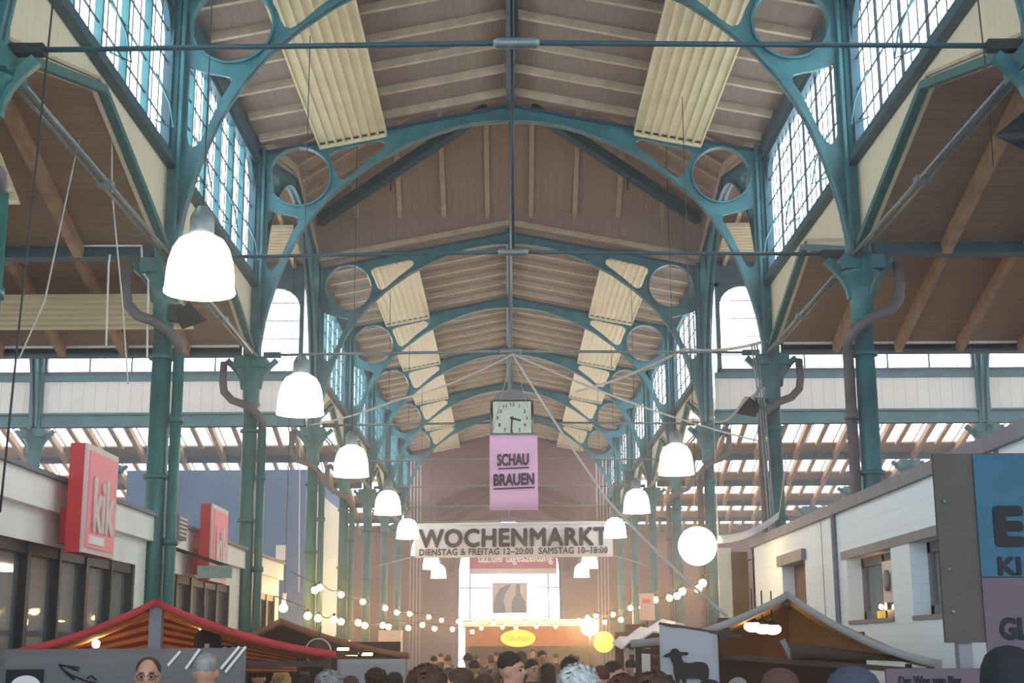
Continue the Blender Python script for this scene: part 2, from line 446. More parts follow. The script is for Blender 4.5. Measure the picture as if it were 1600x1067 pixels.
# ------------------------------------------------------------------ aisle roofs: one gabled roof per bay
SKY = glow('daylit_skylight_pane', (236, 246, 255), PANE)
def aisle_roof(ya, yb, s, idx):
    ym = (ya+yb)/2; far = idx >= 5; z0 = ZC+.16
    def slab(y0, za, y1, zb, t=.06):
        mb = MB(); xa, xb = s*(HW+.11), s*AX
        mb.hexa([(xa,y0,za),(xb,y0,za),(xb,y1,zb),(xa,y1,zb),(xa,y0,za+t),(xb,y0,za+t),(xb,y1,zb+t),(xa,y1,zb+t)])
        return mb
    near = struct(slab(ya, z0, ym, ZG+.12), 'ceiling', ROOFX)
    if not far: c = struct(slab(ym, ZG+.12, yb, z0), 'ceiling', ROOFX)
    else:       # a band of skylight panes in the upper part of the slope
        def L(t): return (ym+(yb-ym)*t, ZG+.12+(z0-ZG-.12)*t)
        a, b = L(.80), L(1); c = struct(slab(a[0], a[1], b[0], b[1]), 'ceiling', ROOFX)
        g0, g1 = L(.04), L(.80)
        slab(g0[0], g0[1]+.05, g1[0], g1[1]+.05, .01).build('skylight_pane', SKY, c)
        h0 = L(.36); fr = MB()
        fr.bar((s*(HW+.11), h0[0], h0[1]), (s*AX, h0[0], h0[1]), .10, .14)
        for i in range(11):
            x = s*(HW+.62+1.19*i); fr.bar((x, g0[0], g0[1]-.02), (x, g1[0], g1[1]-.02), .14, .10)
            for q in (1, 2): fr.bar((x+s*(.08+.37*q), g0[0], g0[1]+.01), (x+s*(.08+.37*q), g1[0], g1[1]+.01), .03, .05)
        fr.build('skylight_frame', RAFTA, c)
    for i in range(12):
        x = s*(HW+.05+1.19*(i+1))
        if abs(x) > AX-.2: break
        p = (x, ym+.1, ZG+.0); q = (x, yb-.1, z0-.10)
        MB().bar(p, q, .13, .2).build('rafter', RAFTA, c)
    return c
for i, (ya, yb) in enumerate(bays):
    if i < 2: continue
    for s in (-1, 1): aisle_roof(ya, yb, s, i)
for s in (-1, 1):
    struct(MB().box(s*HW, s*AX, -8.5, 5.2, ZC+.1, ZC+.2), 'ceiling', ROOFX)

KY = K + [ENDY]
# valley gutter beams
for k, y in enumerate(K):
    for s in (-1, 1):
        mb = MB(); z0, z1 = ZC+.0, ZC+.32
        mb.box(s*(HW+.2), s*AX, y-.03, y+.03, z0, z1); mb.box(s*(HW+.2), s*AX, y-.13, y+.13, z0-.02, z0+.02); mb.box(s*(HW+.2), s*AX, y-.13, y+.13, z1-.03, z1+.02)
        b = tag(mb.build('gutter_beam', TEALD if k not in (3,) else TEAL), f'dark teal valley beam over the {SIDE[s]} aisle at the {ORD[k]} column from the front', 'beam', 'valley beams over the aisles')

# ------------------------------------------------------------------ cast iron columns
def column(x, y, s, label, full=True, xo=0, green=False):
    t = thing('iron_column', label, 'column', (x, y, 0), 'cast iron columns')
    m = GREENP if green else TEAL
    MB().lathe([(.30,0),(.30,.25),(.22,.32),(.20,.42)], (x,y,0), 16).build('base', m, t)
    MB().lathe([(.165,.42),(.15,3.5),(.135,6.35)], (x,y,0), 18).build('shaft', m, t)
    for z in (2.2, 4.2, 5.9): MB().lathe([(.16,z-.03),(.185,z-.03),(.185,z+.03),(.16,z+.03)], (x,y,0), 16).build('collar', m, t)
    cp = MB().lathe([(.14,6.35),(.19,6.4),(.16,6.46),(.165,6.8),(.24,7.0),(.30,7.06),(.30,7.12)], (x,y,0), 16)
    for dx, dy in ((1,0),(-1,0),(0,1),(0,-1)):      # leafy brackets flaring out to the beams
        for j in range(4):
            a, b = j/4, (j+1)/4
            p = (x+dx*(.14+.34*a*a), y+dy*(.14+.34*a*a), 6.72+.56*a); q = (x+dx*(.14+.34*b*b), y+dy*(.14+.34*b*b), 6.72+.56*b)
            cp.bar(p, q, .11, .10, (dy, dx, .2))
    cp.box(x-.30, x+.30, y-.30, y+.30, 7.10, 7.30)
    cp.build('capital', m, t)
    if full:
        pl = MB(); pl.box(x-.14, x+.14, y-.03, y+.03, 7.30, ZE+.1); pl.box(x-.15, x-.10, y-.16, y+.16, 7.30, ZE+.1); pl.box(x+.10, x+.15, y-.16, y+.16, 7.30, ZE+.1)
        pl.build('pilaster', TEAL, t)
        pl = MB(); pl.tube([(x-s*.03, y-.13, ZS+.0), (x-s*.03, y-.13, ZE-.1)], .06, 10); pl.build('pilaster_rib', TEAL, t)
    return t
for s in (-1, 1):
    for k, y in enumerate(K):
        column(s*HW, y, s, f'teal iron column, {ORD[k]} from the front in the row on the {SIDE[s]} of the nave', True, 0, s < 0)
    for k in (3, 4, 5, 6):
        t = column(s*12.05, K[k], s, f'teal outer aisle column on the far {SIDE[s]}, behind the {ORD[k]} nave column', k == 3)

# drain pipes beside the columns, with a swan neck from the gutter
for s in (-1, 1):
    for k in (0, 1, 2, 3, 4):
        y = K[k]-.05; x = s*HW - s*.25
        t = thing('drain_pipe', f'drain pipe strapped beside the {ORD[k]} {SIDE[s]} nave column', 'pipe', (x, y, 0), 'drain pipes beside the columns')
        m = GREENP if s < 0 else PIPEB
        MB().tube([(x,y,0),(x,y,5.95)], .08, 12).build('pipe', m, t)
        el = MB().tube([(s*5.5,y-.12,7.2),(s*5.5,y-.2,6.85),(s*5.46,y-.22,6.62),(s*5.3,y-.24,6.45),(s*5.05,y-.25,6.36),(x+s*.12,y-.2,6.24),(x,y-.06,6.1),(x,y,5.9)], .075, 10)
        el.build('swan_neck', PIPEB, t)
        for z in (1.8, 3.3, 5.0): MB().lathe([(.085,z-.05),(.105,z-.05),(.105,z+.05),(.085,z+.05)], (x,y,0), 12).build('pipe_clamp', m, t)

# ------------------------------------------------------------------ arched trusses
LOW = [(0,4.74),(.36,4.73),(.7,4.69),(1.05,4.62),(1.41,4.51),(1.98,4.28),(2.64,3.93),(3.17,3.54),(3.65,3.10),(3.95,2.72),(4.18,2.35),(4.34,2.03),(4.46,1.72),(4.58,1.38),(4.69,1.0),(4.77,.66),(4.84,.2),(4.86,.0)]
CXC, CZC, CR = 4.18, 3.60, .60
def web_splines():
    top = [(4.90, 0), (4.90, 4.10), (0, 5.09)]
    half = LOW + top[:2]
    outer = half + [(0, 5.09)] + [(-x, z) for x, z in reversed(half)][:-1]
    sp = [outer]
    for q in (1, -1):
        sp.append([(q*(CXC+CR*cos(a)), CZC+CR*sin(a)) for a in [2*pi*i/36 for i in range(36)]])
        h1 = [(4.80,2.94),(4.66,2.88),(4.5,2.83),(4.32,2.80),(4.2,2.77),(4.165,2.72),(4.18,2.64),(4.30,2.44),(4.42,2.16),(4.52,1.90),(4.60,1.74),(4.68,1.67),(4.76,1.72),(4.80,1.86)]
        sp.append([(q*x, z) for x, z in h1])
        h2 = [(2.50,4.30),(2.62,4.36),(3.50,4.14),(3.60,4.08),(3.60,3.98),(3.52,3.84),(3.46,3.68),(3.40,3.57),(3.31,3.54),(3.20,3.60),(2.9,3.88),(2.62,4.10),(2.50,4.20)]
        sp.append([(q*x, z) for x, z in h2])
    return sp
def ribbon(pts, w, t, inn):
    """a flange: a flat strip of width w across the truss following the line pts, thickness t towards inn"""
    mb = MB(); rows = []
    for i, p in enumerate(pts):
        a = Vector((pts[max(i-1,0)][0], 0, pts[max(i-1,0)][1])); b = Vector((pts[min(i+1,len(pts)-1)][0], 0, pts[min(i+1,len(pts)-1)][1]))
        d = (b-a).normalized(); nn = Vector((-d.z, 0, d.x))*inn*t; c = Vector((p[0], 0, p[1])); y = Vector((0, w/2, 0))
        rows.append(mb.pts([c-y, c+y, c+y+nn, c-y+nn]))
    for a, b in zip(rows, rows[1:]):
        for k in range(4): mb.face((a+k, a+(k+1) % 4, b+(k+1) % 4, b+k))
    mb.face([rows[0]+k for k in range(4)]); mb.face([rows[-1]+k for k in range(4)][::-1])
    return mb
tr0 = thing('arched_truss', 'x', 'truss', (0, 0, 0), 'arched iron trusses')
wm = curve_mesh(web_splines(), .07, 'web')
for v in wm.vertices: v.co = Vector((v.co.x, -v.co.z, v.co.y + ZC))
wm.materials.append(TEAL)
o = bpy.data.objects.new('web', wm); COL.objects.link(o); o.parent = tr0
line = [(-x, z+ZC) for x, z in reversed(LOW)] + [(x, z+ZC) for x, z in LOW[1:]]
ribbon(line, .20, .045, 1).build('arch_flange', TEAL, tr0)
fm = MB()
ribbon([(-4.95, 4.10+ZC), (0, 5.09+ZC), (4.95, 4.10+ZC)], .22, .05, -1).build('top_flange', TEALD, tr0)
for q in (1, -1):
    ribbon([(q*(CXC+CR*cos(a)), CZC+ZC+CR*sin(a)) for a in [2*pi*i/40 for i in range(41)]], .18, .035, 1).build('ring_flange', TEAL, tr0)
for k, y in enumerate(K):
    t = tr0 if k == 0 else copy_tree(tr0)
    t.location = (0, y, 0); t['label'] = f'teal arched iron truss with ring spandrels across the nave, {ORD[k]} from the front'
for s in (-1, 1):      # the crossing's two side arches
    t = copy_tree(tr0); t.location = (s*HW, (K[2]+K[3])/2, 0); t.rotation_euler = (0, 0, pi/2); t.scale = ((K[3]-K[2])/10*.985, 1, 1)
    t['label'] = f'teal arched truss spanning the {SIDE[s]} side of the crossing'
    t = copy_tree(tr0); t.location = (s*12.05, (K[2]+K[3])/2, 0); t.rotation_euler = (0, 0, pi/2); t.scale = ((K[3]-K[2])/10*.985, 1, 1)
    t['label'] = f'teal arched truss farther out in the {SIDE[s]} transept'

# ------------------------------------------------------------------ tie rods
for k, y in enumerate(K):
    t = thing('tie_rod', f'thin steel tie rod across the nave between the {ORD[k]} pair of columns', 'tie rod', (0, y, ZC), 'tie rods across the nave')
    sag = .05
    for s in (-1, 1):
        MB().tube([(s*4.72, y, ZC), (s*.16, y, ZC+sag)], .028, 8).build('rod', STEEL if k > 1 else TEALD, t)
        MB().bar((s*4.78, y, ZC), (s*4.45, y, ZC), .12, .10).build('clevis', DARKM if k < 2 else TEALD, t)
    MB().lathe([(.03,-.22),(.055,-.18),(.055,.18),(.03,.22)], (0,y,ZC+sag), 10, 0).build('turnbuckle', STEEL, t)
    MB().tube([(0, y, ZC+sag), (0, y, ZC+4.75)], .022, 8).build('hanger_rod', DARKM if k < 2 else STEEL, t)
for s in (-1, 1):      # pairs of rods along the arcades
    for k in range(len(K)-1):
        if k == 2: continue
        ya, yb = K[k], K[k+1]; x = s*(HW-.12)
        t = thing('tie_rod', f'double tie rod along the {SIDE[s]} arcade from the {ORD[k]} to the {ORD[k+1]} column', 'tie rod', (x, ya, ZC-.1), 'double tie rods along the arcades')
        for d in (-.045, .045): MB().tube([(x+d, ya+.25, ZC-.10), (x+d, yb-.25, ZC-.10)], .026, 8).build('rod', STEEL, t)
        MB().box(x-.09, x+.09, (ya+yb)/2-.08, (ya+yb)/2+.08, ZC-.14, ZC-.06).build('coupling', STEEL, t)

# ------------------------------------------------------------------ ribbed sound panels under the nave roof
def panel(ya, yb, s, bay):
    x0, x1 = 2.46, 3.78
    zt = lambda x: ZR - SL*x - .06
    t = thing('ceiling_panel', f'long cream ribbed panel under the {SIDE[s]} roof slope, {bay} bay from the front', 'ceiling panel', (s*(x0+x1)/2, ya, zt(3.1)), 'cream ribbed panels under the nave roof')
    mb = MB(); d = .10
    mb.hexa([(s*x0,ya,zt(x0)-d),(s*x1,ya,zt(x1)-d),(s*x1,yb,zt(x1)-d),(s*x0,yb,zt(x0)-d),(s*x0,ya,zt(x0)),(s*x1,ya,zt(x1)),(s*x1,yb,zt(x1)),(s*x0,yb,zt(x0))])
    mb.build('sheet', CREAMP, t)
    n = 8
    for i in range(n+1):
        x = x0 + (x1-x0)*i/n; w = .03
        MB().bar((s*x, ya, zt(x)-d-.02), (s*x, yb, zt(x)-d-.01), w, .03, (SL*s, 0, 1)).build('rib', CREAMP, t)
    for i in range(n):
        e = MB(); xa = x0+(x1-x0)*(i+.22)/n; xb = x0+(x1-x0)*(i+.84)/n
        e.hexa([(s*xa,yb-.20,zt(xa)-d-.006),(s*xb,yb-.20,zt(xb)-d-.006),(s*xb,yb-.10,zt(xb)-d-.006),(s*xa,yb-.10,zt(xa)-d-.006),(s*xa,yb-.20,zt(xa)-d),(s*xb,yb-.20,zt(xb)-d),(s*xb,yb-.10,zt(xb)-d),(s*xa,yb-.10,zt(xa)-d)])
        e.build('end_slot', DARKM, t)
    h = MB(); xe = [(x0, x1)]
    h.bar((s*x0, yb-.02, zt(x0)-d-.03), (s*x1, yb-.02, zt(x1)-d-.03), .05, .06); h.build('end_rail', CREAMP, t)
for i, (ya, yb) in enumerate(bays):
    if i < 3: continue
    for s in (-1, 1): panel(ya+.25, yb-.14, s, BAYN[i])

# ------------------------------------------------------------------ the crossing: four gables and a steep hipped roof
YC = (K[2]+K[3])/2; HY = (K[3]-K[2])/2
ZT = 12.95; ZTOP = 16.2
for s, m, nm in ((1, GABLEX, 'wall_back_gable'), (-1, GABLEX, 'wall_front_gable')):
    y = YC + s*(HY+.10)
    w = struct(MB().prism([(-HW-.14, ZE+.26), (0, ZR+.24), (HW+.14, ZE+.26), (HW+.14, ZT+.1), (-HW-.14, ZT+.1)], 1, y-.04, y+.04), nm, m)
    r = MB()
    for q in (-1, 1): r.bar((0, y-s*.10, ZR+.25), (q*HW, y-s*.10, ZE+.27), .16, .15)
    r.build('rake_board', RAFT, w)
    r = MB().box(-HW, HW, y-s*.07, y-s*.03, ZT+.16, ZT+.20); r.build('moulding', DARKM, w)
for s in (-1, 1):
    x = s*(HW+.10)
    w = struct(MB().prism([(YC-HY-.06, ZE+.26), (YC, ZR+.24), (YC+HY+.06, ZE+.26), (YC+HY+.06, ZT+.1), (YC-HY-.06, ZT+.1)], 0, x-.04, x+.04), f'wall_{SIDE[s]}_gable', GABLEY)
    r = MB()
    for q in (-1, 1): r.bar((x-s*.10, YC, ZR+.25), (x-s*.10, YC+q*HY, ZE+.27), .16, .15)
    r.build('rake_board', RAFT, w)
def hip(a, b, m):
    mb = MB(); ap = (0, YC, ZTOP); n = mb.pts([a, b, ap]); k = mb.pts([Vector(a)+Vector((0,0,.1)), Vector(b)+Vector((0,0,.1)), Vector(ap)+Vector((0,0,.1))])
    mb.face((n, n+1, n+2)); mb.face((k, k+2, k+1)); mb.face((n, k, k+1, n+1)); mb.face((n+1, k+1, k+2, n+2)); mb.face((n+2, k+2, k, n))
    return struct(mb, 'ceiling', m)
c = [(-HW-.15, YC-HY-.15, ZT), (HW+.15, YC-HY-.15, ZT), (HW+.15, YC+HY+.15, ZT), (-HW-.15, YC+HY+.15, ZT)]
for i in range(4):
    a, b = Vector(c[i]), Vector(c[(i+1) % 4]); h = hip(a, b, GABLEX if i % 2 == 0 else GABLEY)
    n = 9
    for j in range(1, n):
        f = j/n; p = a.lerp(b, f); ap = Vector((0, YC, ZTOP)); mid = (a+b)/2
        lim = 1-abs(f-.5)*2; q = p + (ap-mid)*lim*.96
        off = Vector((0, 0, -.05))
        MB().bar(p+off, q+off, .12, .12).build('rafter', RAFT, h)
for i, (sx, sy) in enumerate(((-1, -1), (1, -1), (1, 1), (-1, 1))):
    p = Vector((sx*(HW-.05), YC+sy*(HY-.05), ZT-.12)); q = Vector((sx*.55, YC+sy*.48, ZT+1.40))
    nm = {(-1,-1):'front left', (1,-1):'front right', (1,1):'far right', (-1,1):'far left'}[(sx, sy)]
    t = thing('diagonal_beam', f'dark iron diagonal beam rising from the {nm} corner of the crossing', 'beam', p, 'diagonal beams under the crossing roof')
    MB().bar(p, q, .16, .26).build('beam', TEALD, t); MB().bar(p+Vector((0,0,-.14)), q+Vector((0,0,-.14)), .24, .04).build('bottom_flange', TEALD, t)
    MB().bar(p.lerp(q,.45)+Vector((0,0,-.5)), p.lerp(q,.45), .03, .03, (1,0,0)).build('hook', DARKM, t)

# ------------------------------------------------------------------ transept arms
for s in (-1, 1):
    for xa, xb in ((HW, 12.05), (12.05, AX)):
        for f, yw in ((1, K[3]), (-1, K[2])):
            side = 'back' if f > 0 else 'front'
            u0, u1 = (s*xa, s*xb)
            lo, hi = min(u0, u1)+.02, max(u0, u1)-.02
            z0 = ZC+.14
            if abs(xa) < 6: lo, hi = (lo+.22, hi) if s > 0 else (lo, hi-.22)
            y = yw + f*.06
            struct(MB().box(lo, hi, y-.03, y+.03, z0, ZS-.12), f'wall_{side}_{SIDE[s]}', CREAMX)
            struct(MB().box(lo, hi, y-f*.12, y+.03, ZS-.26, ZS-.12), f'trim_{side}', TEAL)
            struct(MB().box(lo, hi, y-f*.14, y+.03, ZC-.02 if f > 0 else ZC+.05, ZC+.16), f'trim_{side}', TEAL)
            struct(MB().box(lo, hi, y-f*.12, y+.05, ZE-.42, ZE+.15), f'trim_{side}', TEALD)
            window((lo+.08, y, ZS-.12), (1,0,0), hi-lo-.16, ZS-.12, ZE-.40, (0,-f,0), 6, True, pane_mat=PANEW)
        # roof of the arm
        for f in (-1, 1):
            mb = MB(); xl, xr = s*xa, s*xb
            y0, y1 = YC, YC+f*(HY+.3); zz0, zz1 = ZR+.15, ZE+.13
            mb.hexa([(xl,y0,zz0),(xr,y0,zz0),(xr,y1,zz1),(xl,y1,zz1),(xl,y0,zz0+.06),(xr,y0,zz0+.06),(xr,y1,zz1+.06),(xl,y1,zz1+.06)])
            c_ = struct(mb, 'ceiling', ROOFX)
            for j in range(6):
                x = s*(xa+(xb-xa)*(j+.5)/6); MB().bar((x, YC+f*.1, ZR+.06), (x, YC+f*HY, ZE+.08), .09, .14).build('rafter', RAFT, c_)
            t = thing('ceiling_panel', f"cream ribbed panel under the {'far' if f > 0 else 'near'} roof slope of the {SIDE[s]} transept, {'inner' if xa < 6 else 'outer'} bay", 'ceiling panel', (s*(xa+xb)/2, YC+f*2.7, ZR-.6), 'cream ribbed panels under the transept roof')
            z_ = lambda y: ZR - (ZR-ZE)*(y/HY)
            d0, d1 = 2.1, 3.3
            mb = MB(); X0, X1 = s*(xa+.3), s*(xb-.3)
            mb.hexa([(X0,YC+f*d0,z_(d0)-.08),(X1,YC+f*d0,z_(d0)-.08),(X1,YC+f*d1,z_(d1)-.08),(X0,YC+f*d1,z_(d1)-.08),(X0,YC+f*d0,z_(d0)),(X1,YC+f*d0,z_(d0)),(X1,YC+f*d1,z_(d1)),(X0,YC+f*d1,z_(d1))])
            mb.build('sheet', CREAMP, t)
            for j in range(9):
                d = d0+(d1-d0)*j/8; MB().bar((X0, YC+f*d, z_(d)-.10), (X1, YC+f*d, z_(d)-.10), .05, .05).build('rib', CREAMP, t)
    struct(MB().box(s*AX, s*(AX+.2), K[2]-.5, K[3]+.5, 0, ZR+.4), f'wall_{SIDE[s]}_transept', CREAMV)
# outer walls
for s in (-1, 1):
    struct(MB().box(s*AX, s*(AX+.2), -8.5, K[2]-.5, 0, ZG+.2), f'wall_{SIDE[s]}_outer', SHOPW)
    struct(MB().box(s*AX, s*(AX+.2), K[3]+.5, ENDY, 0, ZG+.2), f'wall_{SIDE[s]}_outer', BRICK)

for i, (ya, yb) in enumerate(bays):
    if i >= 2:
        for s in (-1, 1):
            x = s*(AX-.06); window((x, ya+.8, 3.6), (0,1,0), yb-ya-1.6, 3.6, 6.8, (-s,0,0), 5, True, pane_mat=PANEW)  # unseen outer windows, added to brighten the aisles

# ------------------------------------------------------------------ end wall with its tall arched window
ew = 2.58; ez0, ezs = .3, 5.55
arcp = lambda R, n=24: [(R*cos(pi*i/n), ezs+R*sin(pi*i/n)) for i in range(n+1)]
outer = [(-AX, 0), (AX, 0), (AX, ZG+.2), (HW+.3, ZG+.2), (HW+.3, ZE+.12), (0, ZR+.2), (-HW-.3, ZE+.12), (-HW-.3, ZG+.2), (-AX, ZG+.2)]
hole = [(-ew, ez0), (ew, ez0)] + arcp(ew)
me = curve_mesh([outer, hole], .4, 'wall_back')
o = place_mesh(me, 'wall_back', BRICK, None, (0, ENDY+.2, 0)); tag(o, kind='structure')
ring = MB()
P = arcp(ew+.28, 30)
for a, b in zip(P, P[1:]): ring.bar((a[0], ENDY-.06, a[1]), (b[0], ENDY-.06, b[1]), .14, .34)
tag(ring.build('trim_arch', DBRICK), kind='structure')
ring = MB(); P = [(4.2*cos(pi*(.16+.68*i/20)), ezs-.7+4.2*sin(pi*(.16+.68*i/20))) for i in range(21)]
for a, b in zip(P, P[1:]): ring.bar((a[0], ENDY-.05, a[1]), (b[0], ENDY-.05, b[1]), .10, .30)
tag(ring.build('trim_arch', DBRICK), kind='structure')
for q in (-1, 1):
    tag(MB().bar((q*.6, ENDY-.05, 10.05), (q*3.6, ENDY-.05, 8.75), .12, .42).bar((q*.6, ENDY-.05, 9.5), (q*3.4, ENDY-.05, 8.35), .12, .16).build('trim_rake', DBRICK), kind='structure')
    tag(MB().lathe([(.0,0),(.42,0),(.42,.10),(.0,.10)], (q*3.0, ENDY-.10, 7.75), 16, 1).build('trim_roundel', DBRICK), kind='structure')
win_no[0] += 1
fr = MB()
P = [(-ew, ez0)] + [(-x, z) for x, z in arcp(ew-.05)] + [(ew, ez0)]
for a, b in zip(P, P[1:]): fr.bar((a[0], ENDY+.12, a[1]), (b[0], ENDY+.12, b[1]), .12, .10)
wend = tag(fr.build(f'window_{win_no[0]}', DARKM), kind='structure')
gb = MB()
for x in (-1.95, 1.95): gb.box(x-.03, x+.03, ENDY+.08, ENDY+.16, ez0, ezs+1.65)
for x in (-.65, .65): gb.box(x-.02, x+.02, ENDY+.09, ENDY+.15, ez0, ezs+2.45)
for z in (1.3, 3.1, 4.75, 6.6): gb.box(-ew, ew, ENDY+.09, ENDY+.15, z-.025, z+.025)
gb.build('glazing_bar', DARKM, wend)
me = curve_mesh([hole], .02, 'pane')
place_mesh(me, 'pane', PANEW, wend, (0, ENDY+.2, 0))

# ------------------------------------------------------------------ the shop row on the left
def bx(x0, x1, y0, y1, z0, z1): return MB().box(x0, x1, y0, y1, z0, z1)
XW = -5.04
def shop(y0, y1, label, wins, frame_top=2.95):
    t = thing('shop_unit', label, 'shop', (XW-2, (y0+y1)/2, 0), 'shop units along the left of the nave')
    bx(-4.95, -8.6, y0, y1, 3.30, 3.64).build('fascia', SHOPW, t)
    bx(-4.90, -5.2, y0-.01, y1+.01, 3.63, 3.68).build('coping', GREYT, t)
    bx(XW, -8.5, y0, y1, frame_top, 3.30).build('front_wall', SHOPW, t)
    w0, w1 = wins
    bx(XW, -5.5, y0, w0, 0, frame_top).build('pier', SHOPW, t); bx(XW, -5.5, w1, y1, 0, frame_top).build('pier', SHOPW, t)
    bx(XW, -5.5, w0, w1, 0, .45).build('plinth', SHOPW, t)
    bx(-7.6, -7.7, y0, y1, 0, frame_top).build('back_wall', BROWNW, t)
    bx(XW-.02, -8.4, y0, y0+.08, 0, 3.2).build('end_wall', SHOPW, t)
    bx(XW-.02, -8.4, y1-.08, y1, 0, 3.2).build('end_wall', SHOPW, t)
    g = bx(XW-.10, XW-.12, w0, w1, .45, frame_top).build('shop_window', WGLASS, t)
    xs = XW-.08
    MB().box(xs-.05, xs+.05, w0, w1, frame_top-.12, frame_top).build('frame_rail', FRAMED, g)
    n = max(2, round((w1-w0)/1.05)); ys = [w0+.04+(w1-w0-.08)*i/n for i in range(n+1)]
    for i, y in enumerate(ys):
        wd = .06 if i % 2 == 0 else .035
        MB().box(xs-.07, xs+.07, y-wd, y+wd, .45, frame_top).build('mullion', FRAMED, g)
    MB().box(-6.6, -6.75, y0+.6, y1-.6, 2.86, 2.93).build('fill_strip', glow('shop_fill_glow', (255, 236, 206), 7), t)  # glowing strip added to brighten the shop interior
    bx(XW-.3, XW-.5, w0+.1, w1-.1, 2.0, 2.06).build('shelf_ledge', RAFT, t)
    return t
shop(6.2, 12.1, 'cream shop unit with dark framed windows nearest on the left, mostly outside the view', (6.6, 11.8))
shop(12.35, 19.25, 'cream shop unit with dark window bands behind the big red sign', (12.5, 18.75))
shop(19.75, 26.1, 'cream shop unit with dark windows under the second red sign', (20.2, 25.2))
shop(26.7, 30.6, 'short cream shop unit just beyond the third left column', (27.3, 30.2))

def red_sign(y0, y1, z0, z1, label, lit=True):
    t = thing('shop_sign', label, 'sign', (-4.95, (y0+y1)/2, z0), 'red box signs on the shop fascia')
    MB().box(-4.78, -4.62, y0, y1, z0, z1).build('sign_box', REDP, t); MB().box(-4.96, -4.78, y0+.35, y1-.15, z0+.12, z0+.5).build('wall_bracket', REDP, t)
    f = MB().box(-4.62, -4.59, y0, y1, z0, z1).build('face_frame', PALE, t)
    MB().box(-4.60, -4.575, y0+.07, y1-.07, z0+.06, z1-.07).build('face', REDF, t)
    me = text_mesh('kik', 1, .035, .012)
    # the letters stand on end across the face, tall and narrow
    place_mesh(me, 'lettering', PALE, t, (-4.562, (y0+y1)/2+.02, (z0+z1)/2-.05), (0,1,0), (0,0,1), ((y1-y0)*.66, (z1-z0)*.52))
    MB().box(-4.575, -4.56, y0+.16, y1-.5, z0+.10, z0+.19).build('small_lettering', WTXT, t)
    return t
red_sign(14.85, 16.05, 2.86, 4.02, 'large red box sign with pale upright letters on the nearer shop fascia')
red_sign(21.35, 22.55, 2.86, 4.02, 'smaller looking red box sign with pale letters behind the second left column')
t = thing('blade_sign', 'small pale green sign panel sticking out under the second red sign', 'sign', (-5.0, 20.6, 3.05))
MB().bar((-5.0, 20.6, 3.30), (-4.15, 20.6, 3.02), .05, .05).build('bracket', DARKM, t)
MB().box(-4.62, -4.12, 20.57, 20.60, 2.86, 3.04).build('panel', mat('pale_green_panel', (150, 172, 158), .6), t)
t = thing('alarm_lamp', 'little pink alarm lamp on a rod above the second shop fascia', 'lamp', (-4.95, 19.9, 3.68))
MB().tube([(-4.9, 20.0, 3.66), (-4.9, 20.0, 3.92)], .015, 6).build('rod', STEEL, t)
MB().lathe([(.045,0),(.045,.08),(.02,.10)], (-4.9, 20.0, 3.92), 10).build('lamp_head', mat('pink_lens', (214, 70, 110), .3), t)
t = thing('vent_box', 'grey louvred vent box on the fascia of the second shop', 'vent', (-4.93, 20.4, 3.4))
MB().box(-4.95, -4.86, 20.3, 20.85, 3.42, 3.78).build('case', GREYT, t)
for i in range(5): MB().box(-4.86, -4.84, 20.34, 20.81, 3.46+.06*i, 3.49+.06*i).build('louvre', PALE, t)

# blue-grey wall standing in the left aisle beyond the crossing
struct(MB().box(-11.0, -5.85, 40.0, 48.0, 0, 6.88), 'wall_blue_grey', GREYW)
struct(MB().box(-5.85, -5.6, 40.0, 48.0, 0, 6.3), 'wall_blue_grey_edge', SHOPW)
tag(MB().box(-6.65, -6.35, 39.9, 39.95, 4.3, 4.72).build('hanging_sign', WHITEP), 'small white panel on the blue grey wall in the left aisle', 'sign')

# ------------------------------------------------------------------ the white building on the right
XB = 4.45
bt = thing('market_office', 'white painted plank building with dark upper windows on the right of the nave', 'building', (XB+1.5, 19, 0))
Y0, Y1, ZB = 9.0, 26.2, 3.62
holes = [(23.4, 21.6, 2.45, 3.15, 0), (18.95, 16.75, 2.16, 2.98, 1), (15.95, 13.9, 2.16, 2.98, 1)]
W_ = MB(); cur = Y1; zones = sorted([(b, a, z0, z1) for a, b, z0, z1, k in holes])
prev = Y0
for b, a, z0, z1 in zones:
    W_.box(XB, XB+.32, prev, b, 0, ZB); W_.box(XB, XB+.32, b, a, 0, z0); W_.box(XB, XB+.32, b, a, z1, ZB); prev = a
W_.box(XB, XB+.32, prev, Y1, 0, ZB); W_.box(XB, XB+3.9, Y1-.2, Y1, 0, ZB)
W_.build('front_wall', BLDW, bt)
MB().box(XB-.06, XB+3.9, Y0, Y1+.05, ZB, ZB+.15).build('coping', GREYT, bt)
MB().box(XB+.3, XB+3.9, Y0, Y1-.2, ZB-.1, ZB).build('roof_slab', GREYT, bt)
MB().box(XB-.015, XB+.02, 12.4, 19.2, 2.98, 3.09).build('lintel_band', GREYT, bt)
MB().box(XB+1.9, XB+2.0, Y0, Y1-.2, 0, ZB-.1).build('inner_wall', BROWNW, bt)
MB().tube([(XB-.035, 19.45, 0), (XB-.035, 19.45, ZB)], .035, 8).build('down_pipe', GREYT, bt)
MB().box(XB-.004, XB+.01, 20.35, 20.375, 0, ZB).build('wall_joint', DARKM, bt)
MB().box(XB-.004, XB+.01, 12.85, 12.97, 3.0, ZB).build('wall_joint', GREYT, bt)
MB().box(XB-.07, XB+.25, 21.5, 23.5, 3.13, 3.30).build('shutter_box', GREYT, bt)
MB().box(XB+.2, XB+.26, 21.6, 23.4, 2.45, 3.13).build('shutter', BROWNW, bt)
